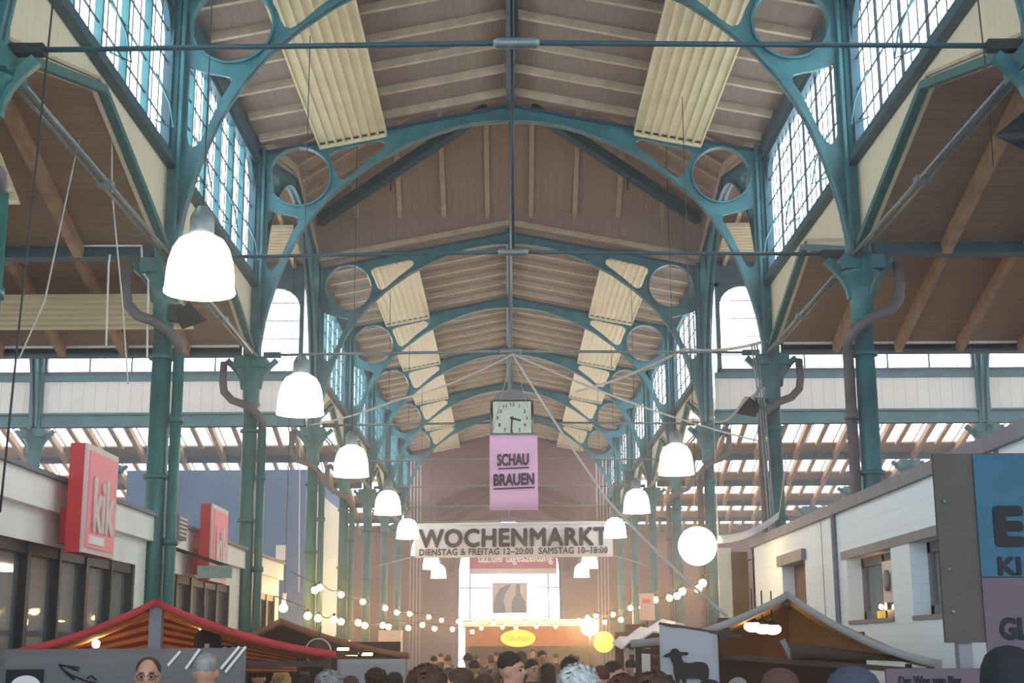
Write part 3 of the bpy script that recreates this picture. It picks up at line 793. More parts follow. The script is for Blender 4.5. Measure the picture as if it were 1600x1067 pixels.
for a, b, z0, z1, k in holes:
    if not k: continue
    f = MB(); x = XB+.20
    f.box(x, x+.08, b, b+.12, z0, z1); f.box(x, x+.08, a-.12, a, z0, z1); f.box(x, x+.08, b, a, z1-.12, z1); f.box(x, x+.08, b, a, z0, z0+.12)
    f.box(x, x+.08, (a+b)/2-.06, (a+b)/2+.06, z0, z1)
    w = f.build('window', GREYT, bt)
    MB().box(x+.03, x+.045, b+.1, a-.1, z0+.1, z1-.1).build('pane', WGLASS, w)
    MB().box(XB-.02, XB+.2, b, a, z0-.04, z0+.01).build('window_sill', GREYT, w)
pl = MB().box(XB+.10, XB+.13, 17.05, 17.55, 2.36, 2.86); tag(pl.build('window_notice', PALE), 'pale notice with a grey oval inside the nearer right window', 'notice')
tag(MB().lathe([(0,0),(.13,0),(.13,.02),(0,.02)], (XB+.07, 17.3, 2.62), 18, 0).build('oval_plate', GREYT), 'grey oval plate on the notice in the office window', 'plate')
t = thing('desk_lamp', 'tiny lit lamp on the sill of the office window', 'lamp', (XB+.16, 17.9, 2.17))
MB().box(XB+.12, XB+.19, 17.84, 17.98, 2.17, 2.27).build('base', YELL, t); MB().sphere((XB+.15, 17.88, 2.32), .03).build('bulb', BULB, t)

# ------------------------------------------------------------------ notice boards at the front right
t = thing('notice_board', 'brown hardboard notice board on posts at the front right', 'notice board', (2.8, 7.5, 0))
MB().box(2.19, 3.45, 7.5, 7.53, 1.86, 2.86).build('board', HARDB, t)
for x in (2.30, 3.3): MB().box(x-.035, x+.035, 7.53, 7.60, 0, 2.8).build('post', GREYT, t)
for x, z in ((2.235, 2.24), (2.24, 2.02), (2.235, 2.6)): MB().sphere((x, 7.497, z), .012).build('screw_head', STEEL, t)
t = tag(MB().box(2.40, 3.3, 7.485, 7.497, 2.20, 2.85).build('poster', TEALPOST), 'teal blue poster with big black letters on the notice board', 'poster', kind='thing')
place_mesh(text_mesh('E', 1, .06, .006), 'lettering', BLACKI, t, (2.565, 7.482, 2.465), (1,0,0), (0,0,1), (.165, .22))
place_mesh(text_mesh('KI', 1, .04, .006), 'lettering', BLACKI, t, (2.55, 7.482, 2.255), (1,0,0), (0,0,1), (.125, .10))
t = tag(MB().box(2.40, 3.3, 7.485, 7.497, 1.70, 2.193).build('poster', MAUVE), 'mauve poster with big black letters below the teal poster', 'poster', kind='thing')
place_mesh(text_mesh('GL', 1, .05, .006), 'lettering', BLACKI, t, (2.55, 7.482, 1.93), (1,0,0), (0,0,1), (.16, .12))
t = thing('beer_sign', 'low mauve sign reading Der Weg zum Bier at the bottom right', 'sign', (2.1, 7.1, 0))
MB().box(1.76, 2.45, 7.1, 7.13, 1.30, 1.735).build('board', MAUVE, t)
for x in (1.85, 2.35): MB().box(x-.03, x+.03, 7.13, 7.18, 0, 1.70).build('post', GREYT, t)
place_mesh(text_mesh('Der Weg zum Bier', 1, .02, .006), 'lettering', BLACKI, t, (1.975, 7.095, 1.672), (1,0,0), (0,0,1), (.31, .055))

# ------------------------------------------------------------------ hanging banners and the clock
t = thing('hall_clock', 'square pale faced clock in a grey case hung in the middle of the nave', 'clock', (.03, 34, 7.35))
cx, cz = .035, 7.36
MB().box(cx-.54, cx+.54, 34, 34.42, cz-.46, cz+.46).build('case', GREYT, t)
MB().lathe([(.54,0),(.54,.42)], (cx, 34, cz+.20), 24, 1).build('rear_hood', GREYT, t)
MB().box(cx-.47, cx+.47, 33.985, 34.01, cz-.44, cz+.42).build('face', CLOCKF, t)
for h in range(1, 13):
    a = radians(90-30*h); me = text_mesh(str(h), .13, .01, .006)
    place_mesh(me, 'numeral', BLACKI, t, (cx+.36*cos(a), 33.978, cz+.36*sin(a)*.95))
for ang, ln, wd in ((90-105, .22, .05), (90-184, .36, .035)):
    a = radians(ang); MB().bar((cx-.05*cos(a), 33.972, cz-.05*sin(a)), (cx+ln*cos(a), 33.972, cz+ln*sin(a)), .012, wd, (sin(a),0,-cos(a))).build('hand', BLACKI, t)
MB().tube([(cx, 34.2, cz+.7), (cx, 34.2, 13.85)], .03, 8).build('hanging_rod', STEEL, t)

def cloth(x0, x1, y, z0, z1, m, name, parent, wave=.03, n=18, th=.012):
    P = []
    for j in range(7):
        z = z1+(z0-z1)*j/6
        P.append([(x0+(x1-x0)*i/n, y+wave*sin(i*.9+j*.35)*.5, z) for i in range(n+1)])
    return MB().grid(P, (0, th, 0)).build(name, [m, m], parent)
t = thing('pink_banner', 'pink hanging banner reading SCHAU BRAUEN below the clock', 'banner', (.035, 28, 4.5))
cloth(-.45, .52, 28, 4.53, 6.07, PINK, 'cloth', t, .012)
place_mesh(text_mesh('SCHAU', 1, .04, .006), 'lettering', INK, t, (.02, 27.975, 5.545), (1,0,.03), (0,0,1), (.64, .25))
place_mesh(text_mesh('BRAUEN', 1, .04, .006), 'lettering', INK, t, (.035, 27.975, 5.145), (1,0,.03), (0,0,1), (.82, .25))
MB().bar((-.28, 27.975, 5.36), (.34, 27.975, 5.385), .008, .03).build('underline', INK, t)
MB().bar((-.38, 27.975, 4.955), (.45, 27.975, 4.985), .008, .03).build('underline', INK, t)
MB().tube([(-.45, 28, 6.07), (.52, 28, 6.07)], .02, 8).build('top_bar', STEEL, t)
for x in (-.4, .47): MB().tube([(x, 28, 6.07), (.02, K[2]+.0, ZC+.03)], .006, 5).build('cord', ROPE, t)

t = thing('market_banner', 'long white banner reading WOCHENMARKT across the nave', 'banner', (.1, 46, 4.7))
cloth(-3.12, 3.36, 46, 4.72, 5.80, BANW, 'cloth', t, .05, 30)
MB().tube([(-3.2, 46, 5.79), (3.4, 46, 5.83)], .05, 8).build('top_hem', WHITEP, t)
place_mesh(text_mesh('WOCHENMARKT', 1, .042, .01, spacing=1.08), 'lettering', INK, t, (.11, 45.93, 5.36), (1,0,.008), (0,0,1), (6.2, .62))
place_mesh(text_mesh('DIENSTAG & FREITAG 12–20:00  SAMSTAG 10–18:00', 1, .03, .01, spacing=1.08), 'lettering', INK, t, (.11, 45.93, 4.915), (1,0,.008), (0,0,1), (6.15, .22))
for q, x in ((-1, -3.2), (1, 3.4)):
    MB().tube([(x, 46, 5.8), (q*4.8, 49.1, 6.6)], .012, 5).build('cord', ROPE, t); MB().tube([(x, 46, 4.75), (q*4.8, 49.1, 4.6)], .012, 5).build('cord', ROPE, t)

t = thing('red_banner', 'red newspaper banner in white letters hung in front of the end window', 'banner', (.2, 69, 5.6))
cloth(-1.95, 2.33, 69, 5.62, 6.5, BANR, 'cloth', t, .03); cloth(-1.95, 2.33, 69, 5.35, 5.62, PALE, 'hem', t, .03)
place_mesh(text_mesh('taz.die tageszeitung', 1, .03, .01), 'lettering', WTXT, t, (.30, 68.94, 6.08), (1,0,.01), (0,0,1), (3.7, .62))
for x in (-1.95, 2.33): MB().tube([(x, 69, 6.5), (x*1.2, 70.2, 8.0)], .012, 5).build('cord', CABLE, t)

t = thing('bottle_poster', 'grey poster with a round loaf shape and a dark bottle at the end window', 'poster', (0, 68.6, 3.4))
MB().box(-.82, .86, 68.6, 68.63, 3.46, 4.92).build('sheet', PALE, t)
for x in (-.65, .65): MB().box(x-.015, x+.015, 68.63, 70.35, 4.73, 4.76).build('stand_off', DARKM, t)
loaf = [(-.72,3.50),(-.75,3.9),(-.66,4.3),(-.45,4.62),(-.15,4.80),(.08,4.85),(.02,4.68),(-.18,4.42),(-.28,4.12),(-.24,3.85),(-.15,3.5)]
me = curve_mesh([loaf], .01, 'loaf_shape'); place_mesh(me, 'loaf_shape', GREYT, t, (0, 68.585, 0))
bot = [(.12,3.50),(.12,3.95),(.20,4.15),(.32,4.35),(.34,4.85),(.52,4.85),(.54,4.4),(.64,4.2),(.78,4.0),(.80,3.5)]
me = curve_mesh([bot], .01, 'bottle_shape'); place_mesh(me, 'bottle_shape', GREYT, t, (0, 68.585, 0))

# kiosk below the end window
t = thing('bistro_kiosk', 'brown wooden bistro kiosk under the end window', 'kiosk', (.6, 62.5, 0))
MB().box(-2.05, 3.9, 62.3, 65.3, 2.75, 3.05).build('roof', SHOPW, t)
MB().box(-1.95, 3.7, 62.4, 62.6, 1.9, 2.75).build('fascia', KIOSK, t)
MB().box(-1.95, 3.7, 64.8, 65.2, 0, 2.75).build('back_wall', BROWNW, t)
MB().box(-1.95, 3.7, 62.4, 62.7, 0, 1.1).build('counter', KIOSK, t)
for x in (-1.95, -.9, 1.9, 3.5): MB().box(x, x+.2, 62.4, 62.6, 0, 1.9).build('post', WOODD, t)
t = thing('oval_sign', 'yellow oval sign on the bistro kiosk', 'sign', (.36, 62.2, 2.2))
P = [(.36+.76*cos(2*pi*i/32), 2.24+.37*sin(2*pi*i/32)) for i in range(32)]
MB().prism(P, 1, 62.25, 62.31).build('plate', YELL, t)
place_mesh(text_mesh('Café-Bistro', 1, .0, .01), 'lettering', mat('olive_ink', (176, 140, 50)), t, (.36, 62.235, 2.24), (1,0,0), (0,0,1), (1.1, .24))
t = thing('round_sign', 'round yellow sign beside the bright burst on the right of the kiosk', 'sign', (3.9, 60, 1.9))
MB().lathe([(0,0),(.44,0),(.44,.05),(0,.05)], (3.95, 60, 2.05), 24, 1).build('plate', YELL, t)
MB().tube([(3.95, 60.05, 0), (3.95, 60.05, 2.05)], .03, 6).build('post', DARKM, t)

# upright steel cables by the end wall
for q in (-1, 1):
    for i in range(4):
        x = q*(4.25+.16*i)
        tag(MB().tube([(x, 67.5, .0), (x, 67.5, 11.0)], .022, 6).build('wall_cable', ROPE), f'thin pale vertical cables in a row by the end wall, {SIDE[q]} side', 'cable', f'vertical cables on the {SIDE[q]} of the end wall', 'thing')

# ------------------------------------------------------------------ pendant lamps
def bell(prof, c, n=28): return MB().lathe(prof, c, n, 2, False)
def pendant(x, y, z, m, label, D=.71, ox=0):
    top = 14.12 if K[2] < y < K[3] else ZR+.12-SL*abs(x)
    t = thing('pendant_lamp', label, 'lamp', (x, y, z), 'bell shaped pendant lamps of the nave')
    r = D/2
    out = [(r,0),(r*1.0,.06),(r*.98,.19),(r*.93,.33),(r*.83,.45),(r*.66,.55),(r*.32,.62)]
    inn = [(a*.97, b-.012) for a, b in out[::-1]]; inn[-1] = (r*.97, 0.0)
    bell(out+inn, (x,y,z)).build('shade', m, t)
    MB().lathe([(r*1.0,-.012),(r*1.03,-.012),(r*1.03,.02),(r*1.0,.02)], (x,y,z), 28).build('rim', m, t)
    MB().lathe([(r*.34,.60),(r*.36,.64),(r*.36,.80),(r*.24,.88),(.05,.92)], (x,y,z), 18).build('gear_housing', STEEL, t)
    MB().sphere((x,y,z+.28), .10).build('bulb', WARM, t)
    MB().tube([(x,y,z+.90),(x+ox,y,top)], .008, 5).build('suspension_wire', CABLE, t)
    return t
LROW = [(14.0, 5.46), (21.2, 5.38), (28.4, 5.29), (37.3, 5.34), (44.9, 5.27), (52.0, 5.2), (59.2, 5.08), (65.5, 5.01)]
for i, (y, z) in enumerate(LROW):
    pendant(-3.28, y, z, LAMPM if i < 3 else LAMPF, f'white glowing bell pendant lamp on the left, {ORD[i]} from the front')
    if i >= 2: pendant(3.36, y, z, LAMPM if i == 2 else LAMPF, f'white glowing bell pendant lamp on the right, {ORD[i-2]} from the front')
t = thing('glow_globe', 'bright warm lamp, its bloom built as a globe, hanging over the right stalls', 'lamp', (3.14, 24, 3.2))
MB().sphere((3.14, 24, 3.52), .33, 20, 14).build('globe', WARM, t); MB().tube([(3.14, 24, 3.84), (3.14, 24, ZR-.5)], .008, 5).build('cord', CABLE, t)  # globe made large to stand for the lamp's bloom
t = thing('flood_lamp', 'dazzling floodlight above the right end of the bistro kiosk', 'lamp', (3.3, 58, 2.6))
MB().sphere((3.25, 58, 2.65), .36, 16, 12).build('bulb', glow('dazzling_lamp', (255, 214, 140), 140), t)
MB().tube([(3.25, 58.1, 0), (3.25, 58.1, 2.6)], .03, 6).build('pole', DARKM, t)
t = thing('glow_globe', 'small glowing ball built as a lamp reflection in the nearer shop window', 'lamp', (-5.6, 15.9, 2.1))
MB().sphere((-5.55, 15.95, 2.16), .075).build('globe', WARM, t); MB().tube([(-5.55, 15.95, 2.23), (-5.55, 15.95, 2.93)], .008, 5).build('cord', CABLE, t)  # glowing ball stands in for a globe reflected in the glass

# ------------------------------------------------------------------ strings of bulbs
def bulb_string(label, pts, r0=.075, droop=.12):
    P = [at(x, y, Y) for x, y, Y in pts]
    t = thing('light_string', label, 'string lights', P[0], 'strings of warm bulbs over the stalls')
    line = []
    for a, b in zip(P, P[1:]):
        for j in range(5):
            f = j/5; q = a.lerp(b, f); q.z -= droop*4*f*(1-f); line.append(q+Vector((0,0,.14)))
    line.append(P[-1]+Vector((0,0,.14)))
    e = Vector((4.85*(1 if P[-1].x > 1.5 else -1), P[-1].y, P[-1].z+.5)); line.append(e)
    if P[0].x < -2: line.insert(0, Vector((-4.85, P[0].y, P[0].z+.4)))
    MB().tube(line, .012, 5).build('cable', CABLE, t)
    for p in P:
        b = MB().sphere(p, r0, 8, 6).build('bulb', BULB, t)
        MB().lathe([(.03,0),(.03,.08)], p+Vector((0,0,r0*.8)), 6).build('socket', DARKM, b)
    return t
bulb_string('upper left string of warm bulbs running back to the end window', [(492,922,31),(500,918,32),(533,929,35),(567,940,38),(602,950,42),(620,957,45),(640,959,47),(670,964,50),(690,969,53),(716,971,56),(742,972,58)])
bulb_string('lower left string of warm bulbs above the rust brown stall', [(481,962,29),(497,966,30),(522,968,32),(533,971,33),(560,973,35),(570,977,36),(598,977,38),(607,979,39),(638,981,42),(660,976,44),(679,982,46),(707,983,49),(738,987,52)])
bulb_string('string of warm bulbs along the bistro kiosk roof', [(752,981,60),(772,973,60),(785,980,60),(806,981,60),(820,973,60),(838,979,60),(852,974,60),(868,979,60),(889,974,60),(905,969,60)])
bulb_string('right string of warm bulbs rising towards the front', [(918,964,56),(931,962,52),(958,960,47),(945,972,46),(970,968,43),(985,950,41),(1003,949,38),(1024,937,36),(1046,934,34),(1058,931,32),(1066,924,31),(1091,920,29),(1098,911,28)])
t = thing('spot_lamp', 'small white spot lamp hanging by the blue grey wall', 'lamp', at(443,950,34))
p = at(443,950,34); MB().sphere(p, .10).build('bulb', BULB, t); MB().tube([p+Vector((0,0,.1)), p+Vector((.02,0,.35))], .05, 8).build('holder', WHITEP, t); MB().tube([p+Vector((.02,0,.35)), Vector((p.x+.02, p.y, 11.55))], .01, 5).build('cord', CABLE, t)

# ------------------------------------------------------------------ arrow shaped horns on the columns
def horn(base, tip, label):
    t = thing('horn_speaker', label, 'loudspeaker', base, 'pointed horns on the columns')
    base, tip = Vector(base), Vector(tip); d = (tip-base).normalized(); L = (tip-base).length
    MB().tube([base+d*L*.25, base+d*L*.30, tip], [.02, .20, .008], 4).build('horn', DARKM, t)
    MB().tube([base, base+d*L*.3], .03, 6).build('arm', DARKM, t)
    MB().box(base.x-.09, base.x+.09, base.y-.09, base.y+.09, base.z-.12, base.z+.12).build('mount', DARKM, t)
horn((4.86, 12.2, 6.48), (4.28, 11.8, 6.30), 'dark pointed horn on the nearest right column')
horn((4.72, 26.25, 6.35), (4.22, 25.9, 6.12), 'dark pointed horn on the third right column')
horn((-4.80, 19.35, 6.52), (-4.3, 19.0, 6.34), 'dark pointed horn on the second left column')

# ------------------------------------------------------------------ ropes and cables
def rope(pts, r, label, m=ROPE, sag=0, name='rope', cat='rope'):
    P = [Vector(p) for p in pts]; L = []
    for a, b in zip(P, P[1:]):
        for j in range(10):
            f = j/10; q = a.lerp(b, f); q.z -= sag*4*f*(1-f); L.append(q)
    L.append(P[-1])
    return tag(MB().tube(L, r, 6).build(name, m), label, cat, kind='thing')
c2 = (.02, K[2]-.05, ZC-.02)
rope([c2, at(1190,690,33)], .022, 'pale rope from the middle of the third tie rod to the right arcade', sag=.15)
rope([c2, at(950,782,23), at(1135,962,17)], .020, 'pale rope running down from the third tie rod to the right stalls', sag=.05)
rope([c2, at(620,625,31), at(455,668,36)], .022, 'pale rope from the middle of the third tie rod to the left arcade', sag=.1)
rope([(4.9, 26.2, ZC+.2), at(1070,545,30), at(900,612,40)], .035, 'pale rope from the third right column back across the nave', sag=.1)
rope([at(1203,560,26.1), at(1165,622,28), at(1110,652,33)], .04, 'grey cable bundle sagging between the third and fourth right columns', STEEL, .25, 'cable_bundle', 'cable')
for dx in (0, .05, .10):
    rope([(4.60+dx, 26.12, ZC+.1), (4.70+dx, 26.1, 6.2), (4.78+dx, 26.1, 3.7)], .02, 'grey cables hugging the third right column', STEEL, 0, 'column_cable', 'cable')['group'] = 'cables on the third right column'
rope([at(330,472,16), at(395,552,22)], .012, 'thin pale wire behind the biggest pendant lamp')
rope([at(83,0,13), at(0,800,11.5)], .010, 'dark thin cable hanging at the far left', CABLE, 0, 'hanging_cable', 'cable')
rope([Vector((at(125,240,17).x, 17, 8.42)), at(114,262,17), at(70,470,16), at(30,560,16)], .010, 'pale wire slanting down in the left aisle')
rope([Vector((at(172,250,17).x, 17, 8.42)), at(175,300,17), at(192,480,17), at(200,600,17)], .010, 'pale wire hanging in the left aisle near the lamp')
rope([at(172,398,19.30), at(170,412,19.30), at(166,540,19.30)], .014, 'short white conduit hanging below the left valley beam', WHITEP, 0, 'conduit', 'conduit')
rope([at(130,384,19.31), at(221,384,19.31), at(223,425,19.31), at(232,437,19.31), at(230,560,19.31)], .015, 'white conduit bent along the left valley beam', WHITEP, 0, 'conduit', 'conduit')
rope([Vector((at(467,700,38).x, 38, 8.50)), at(467,925,38)], .014, 'thin white pole hung by the blue grey wall', WHITEP, 0, 'hanging_pole', 'pole')
rope([at(1528,0,13.5), at(1545,150,13.5), at(1552,260,15)], .008, 'thin dark wire hanging under the nearest right aisle roof', CABLE, 0, 'hanging_wire', 'wire')

# aisle sound panels on the left
def aisle_panel(x0, x1, y, z0, z1, label, dy=0):
    t = thing('ceiling_panel', label, 'ceiling panel', ((x0+x1)/2, y, z0), 'cream ribbed panels in the left aisle')
    mb = MB(); mb.hexa([(x0,y,z0),(x1,y,z0),(x1,y+.06,z0),(x0,y+.06,z0),(x0,y-dy,z1),(x1,y-dy,z1),(x1,y-dy+.06,z1),(x0,y-dy+.06,z1)])
    mb.build('sheet', CREAMP, t)
    for j in range(7):
        f = j/6; MB().bar((x0, y-dy*f-.03, z0+(z1-z0)*f), (x1, y-dy*f-.03, z0+(z1-z0)*f), .05, .05).build('rib', CREAMP, t)
aisle_panel(-10.5, -5.75, 24.6, 7.52, 7.84, 'cream ribbed panel under the second left aisle roof', 1.1)
aisle_panel(-8.5, -6.15, 16.6, 7.28, 7.86, 'cream ribbed panel under the nearest left aisle roof', 1.2)

# ------------------------------------------------------------------ market stalls
def awning(parent, ap, le, ri, depth, mt, mu, hem, name='awning', sag=.06, hemh=.10):
    """a gabled cloth roof: ridge from ap backwards, eaves at le and ri"""
    ap, le, ri = Vector(ap), Vector(le), Vector(ri)
    for a, b, nm in ((ap, le, name), (ap, ri, name)):
        P = []
        for i in range(9):
            f = i/8; row = []
            for j in range(9):
                g = j/8; p = a.lerp(b, g) + depth*f; p.z -= sag*4*g*(1-g) + .05*4*f*(1-f); row.append(p)
            P.append(row)
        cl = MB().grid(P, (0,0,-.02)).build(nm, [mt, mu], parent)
        hm = MB(); top = P[0]
        rows = [[p+Vector((0,-.012,.015)) for p in top], [p+Vector((0,-.012,-hemh)) for p in top]]
        hm.grid(rows, (0,-.01,0)); hm.build('hem', [hem, hem], cl)
def frame_stall(parent, ap, le, ri, depth, m):
    ap, le, ri = Vector(ap), Vector(le), Vector(ri)
    dy = depth; lo = Vector((0,0,-.07))
    for p in (le+Vector((.08,0,0)), ri+Vector((-.08,0,0)), le+dy+Vector((.08,0,0)), ri+dy+Vector((-.08,0,0))):
        MB().bar((p.x, p.y+.05, 0), (p.x, p.y+.05, p.z-.05), .06, .06, (0,1,0)).build('post', m, parent)
    MB().bar(ap+lo+Vector((0,.05,0)), ap+dy+lo, .06, .06).build('ridge_pole', m, parent)
    MB().bar(le+Vector((.08,.05,-.09)), ri+Vector((-.08,.05,-.09)), .05, .05).build('cross_bar', m, parent)
    MB().box(min(le.x,ri.x)+.15, max(le.x,ri.x)-.15, le.y+.35, le.y+.95, .86, .92).build('counter_top', RAFT, parent)
    MB().box(min(le.x,ri.x)+.2, max(le.x,ri.x)-.2, le.y+.4, le.y+.9, 0, .86).build('counter', WOODD, parent)

def back(p, d):
    v = Vector((p.x-CX, p.y, 0)).normalized(); return v*d
def fan_cloth(parent, corner, top, zlow, ms, n, name='back_cloth'):
    """striped cloth closing the back of a stall: stripes spread from the corner to the middle pole"""
    mb = MB(); c = Vector(corner); tp = Vector(top)
    for i in range(n):
        z0 = tp.z+(zlow-tp.z)*i/n; z1 = tp.z+(zlow-tp.z)*(i+1)/n
        c0 = c.z+(zlow-c.z)*i/n; c1 = c.z+(zlow-c.z)*(i+1)/n
        a = [(tp.x, tp.y, z0), (tp.x, tp.y, z1), (c.x, c.y, c1), (c.x, c.y, c0)]
        q = mb.pts(a); r = mb.pts([Vector(p)+Vector((0,.015,0)) for p in a]); mi = i % len(ms)
        mb.face((q, q+1, q+2, q+3), False, mi); mb.face((r+3, r+2, r+1, r), False, mi)
    return mb.build(name, ms, parent)
AWNO = mat('orange_cloth_stripe', (240, 176, 116), .8); AWNM = mat('maroon_cloth_stripe', (178, 66, 52), .8)
Y = 11.6
t = thing('market_stall', 'market stall with red awning striped underneath at the front left', 'market stall', (-3.1, Y, 0))
ap, le, ri = at(243, 938, Y), at(-6, 1022, Y-.35), at(525, 1020, Y+.5)
D = back(ap, 2.6)
awning(t, ap, le, ri, D, AWNR, AWNS, AWNR, hemh=.045); frame_stall(t, ap, le, ri, D, WOODD)
fan_cloth(t, le+D*.9+Vector((.1,0,.0)), ap+D*.9, 1.62, [AWNM, AWNO], 13); fan_cloth(t, ri+D*.9-Vector((.1,0,0)), ap+D*.9, 1.62, [AWNM, AWNO], 17)
MB().box(ap.x-.05, ap.x+.05, Y+.02, Y+.10, 0, ap.z-.03).build('front_post', GREYT, t)
t = thing('stall_banner', 'grey banner with a dark photo square and thin drawings under the red awning', 'banner', (-3.2, Y-.5, 1))
b0, b1 = at(-6, 1020, Y-.5), at(385, 1012, Y-.5)
cloth(b0.x, b1.x, Y-.5, 1.05, b1.z, GREYB, 'cloth', t, .02)
q0, q1 = at(10, 1046, Y-.53), at(66, 1080, Y-.53)
MB().box(q0.x, q1.x, Y-.535, Y-.525, q1.z, q0.z).build('photo_print', BLACKI, t)
c = at(40, 1072, Y-.54); P = [(c.x+.115*cos(pi*i/16), c.z+.08*sin(pi*i/16)) for i in range(17)]
MB().prism(P, 1, Y-.545, Y-.537).build('white_dome_print', WHITEP, t)
for pp in ([(92,1038),(108,1042),(122,1048)], [(92,1038),(104,1052),(116,1062)], [(96,1044),(112,1055),(132,1063),(150,1067)], [(100,1040),(124,1043)], [(136,1060),(142,1055),(150,1062)]):
    MB().tube([at(x, y, Y-.535) for x, y in pp], .006, 5).build('line_drawing', BLACKI, t)
for a, b in (((282,1017),(262,1040)), ((312,1014),(290,1045)), ((374,1010),(345,1045)), ((384,1010),(352,1050))):
    MB().bar(at(*a, Y-.535), at(*b, Y-.535), .02, .004, (0,1,0)).build('fold_shine', WHITEP, t)
for i, (x, y) in enumerate(((150, 1006), (318, 984))):  # the left lamp is added to brighten the striped cloth
    p = at(x, y, Y+.9); q = thing('stall_lamp', f"small warm lamp under the red awning, {('left','right')[i]} one", 'lamp', p, 'warm lamps under the red awning')
    MB().sphere(p, .035, 10, 8).build('bulb', BULB, q); MB().tube([p+Vector((0,0,.03)), p+Vector((0,0,.20))], .006, 5).build('cord', CABLE, q)
t = thing('logo_board', 'dark round logo board hanging in the stall under the red awning', 'sign', at(324, 1002, Y+.8))
c = at(324, 1002, Y+.8)
MB().lathe([(0,0),(.12,0),(.12,.03),(0,.03)], c, 24, 1).build('disc', BLACKI, t)
MB().box(c.x-.02, c.x+.02, c.y-.02, c.y, c.z-.10, c.z-.02).build('white_figure', PALE, t)
MB().bar(c+Vector((.1,.0,-.07)), c+Vector((.34,0,-.07)), .03, .07).build('side_plate', BLACKI, t)
for i in range(3): MB().sphere(c+Vector((.16+.07*i,-.02,-.07)), (.028,.010,.024), 8, 6).build('round_letter', PALE, t)
MB().tube([c+Vector((0,.01,.11)), c+Vector((0,.01,.22))], .01, 5).build('cord', CABLE, t)

Y = 21.0
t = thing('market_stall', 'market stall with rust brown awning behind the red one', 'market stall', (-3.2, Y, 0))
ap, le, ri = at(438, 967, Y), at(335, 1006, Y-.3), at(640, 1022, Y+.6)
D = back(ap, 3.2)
awning(t, ap, le, ri, D, AWNB, mat('dark_awning_underside', (84, 58, 50), .8), AWNB, hemh=.07); frame_stall(t, ap, le, ri, D, WOODD)  # underside in a darker colour than the top
fan_cloth(t, le+D*.9, ap+D*.9, 1.6, [WOODD], 1); fan_cloth(t, ri+D*.9, ap+D*.9, 1.6, [WOODD], 1)
MB().bar(at(568,1012,Y+.1), at(545,1055,Y+.1), .05, .05).build('brace', WOODD, t)
MB().box(le.x+.2, ri.x-.2, Y+1.4, Y+1.44, 1.0, 1.95).build('menu_wall', BLACKI, t)
for x, y, w in ((402,1013,34),(420,1029,40),(400,1045,26),(470,1052,14)):
    p = at(x, y, Y+1.36); MB().box(p.x, p.x+w*Y/2181, p.y, p.y+.01, p.z-.025, p.z+.025).build('chalk_line', GREYT, t)
t = thing('stall_banner', 'pale blue grey banner on the right front of the rust brown stall', 'banner', (-2, Y-.05, 1.2))
a, b = at(527, 1030, Y-.06), at(634, 1054, Y-.06); cloth(a.x, b.x, Y-.06, 1.15, a.z, SHEEPB, 'cloth', t, .02)
t = thing('round_sign', 'dark round sign with a pale ring hung from the rust brown stall', 'sign', at(497, 1018, Y-.3))
c = at(497, 1018, Y-.25); MB().lathe([(0,0),(.19,0),(.19,.03),(0,.03)], c, 24, 1).build('disc', WOODD, t)
MB().lathe([(.175,-.01),(.195,-.01),(.195,.02),(.175,.02)], c, 28, 1, False).build('ring', PALE, t)
MB().box(c.x-.09, c.x+.09, c.y-.012, c.y, c.z-.03, c.z+.03).build('lettering', mat('dusty_rose', (150,110,100)), t)
MB().tube([c+Vector((0,.015,.18)), c+Vector((0,.25,.36))], .01, 5).build('hook', DARKM, t)
for i, (x, y, w) in enumerate(((527,1003,20),(527,1014,18),(524,1026,38),(560,1022,22))):
    p = at(x, y, Y+.9); tag(MB().box(p.x, p.x+w*Y/2181, p.y, p.y+.05, p.z-.02, p.z+.02).build('light_tube', TUBE), f"short lit tube under the rust brown awning, {('top','middle','long lower','right lower')[i]} one", 'lamp', kind='thing')

Y = 13.6
t = thing('market_stall', 'market stall with tan lit awning in front of the white building', 'market stall', (2.9, Y, 0))
ap, le, ri = at(1230, 926, Y), at(985, 1002, Y+.6), at(1470, 1034, Y-.3)
D = back(ap, 2.6)
awning(t, ap, le, ri, D, AWNTT, AWNT, AWNTT, sag=.10, hemh=.06); frame_stall(t, ap, le, ri, D, WOODD)
fan_cloth(t, ri+D*.9, ap+D*.9, 1.72, [AWNT], 3); fan_cloth(t, le+D*.9, ap+D*.9, 1.72, [AWNB], 3)
p = at(1130, 975, Y+.3); MB().box(p.x-.05, p.x+.05, Y+.25, Y+.37, p.z-.16, p.z+.06).build('hanger_block', WOODD, t)
MB().bar(at(1222,1000,Y+.05), at(1236,1028,Y+.05), .05, .05).build('brace', GREYT, t)
MB().box(2.0, 4.0, Y+2.8, Y+2.84, .9, 2.0).build('back_cloth', WOODD, t)
P0, P1 = at(1235, 1003, Y-.02), at(1462, 1033, Y-.02)
v = MB(); v.grid([[P0.lerp(P1, f/8) for f in range(9)], [P0.lerp(P1, f/8)-Vector((0,0,.14*(1-f/9))) for f in range(9)]], (0,.01,0)); v.build('front_valance', [WOODD, WOODD], t)
for i, (x, y) in enumerate(((1176,979),(1192,982),(1207,983))):
    p = at(x, y, Y+.8)
    t = thing('stall_lamp', f"warm lamp under the tan awning, {('left','middle','right')[i]} of three", 'lamp', p, 'warm lamps under the tan awning')
    MB().sphere(p, (.09,.09,.055), 10, 8).build('bulb', TUBE, t); MB().tube([p+Vector((0,0,.05)), p+Vector((0,0,.38))], .008, 5).build('cord', CABLE, t)
    MB().lathe([(.03,0),(.07,-.05)], p+Vector((0,0,.09)), 10).build('cap', DARKM, t)
YS = Y-.12
t = thing('sheep_banner', 'pale grey banner with a black sheep silhouette under the tan awning', 'banner', (1.8, YS, 1))
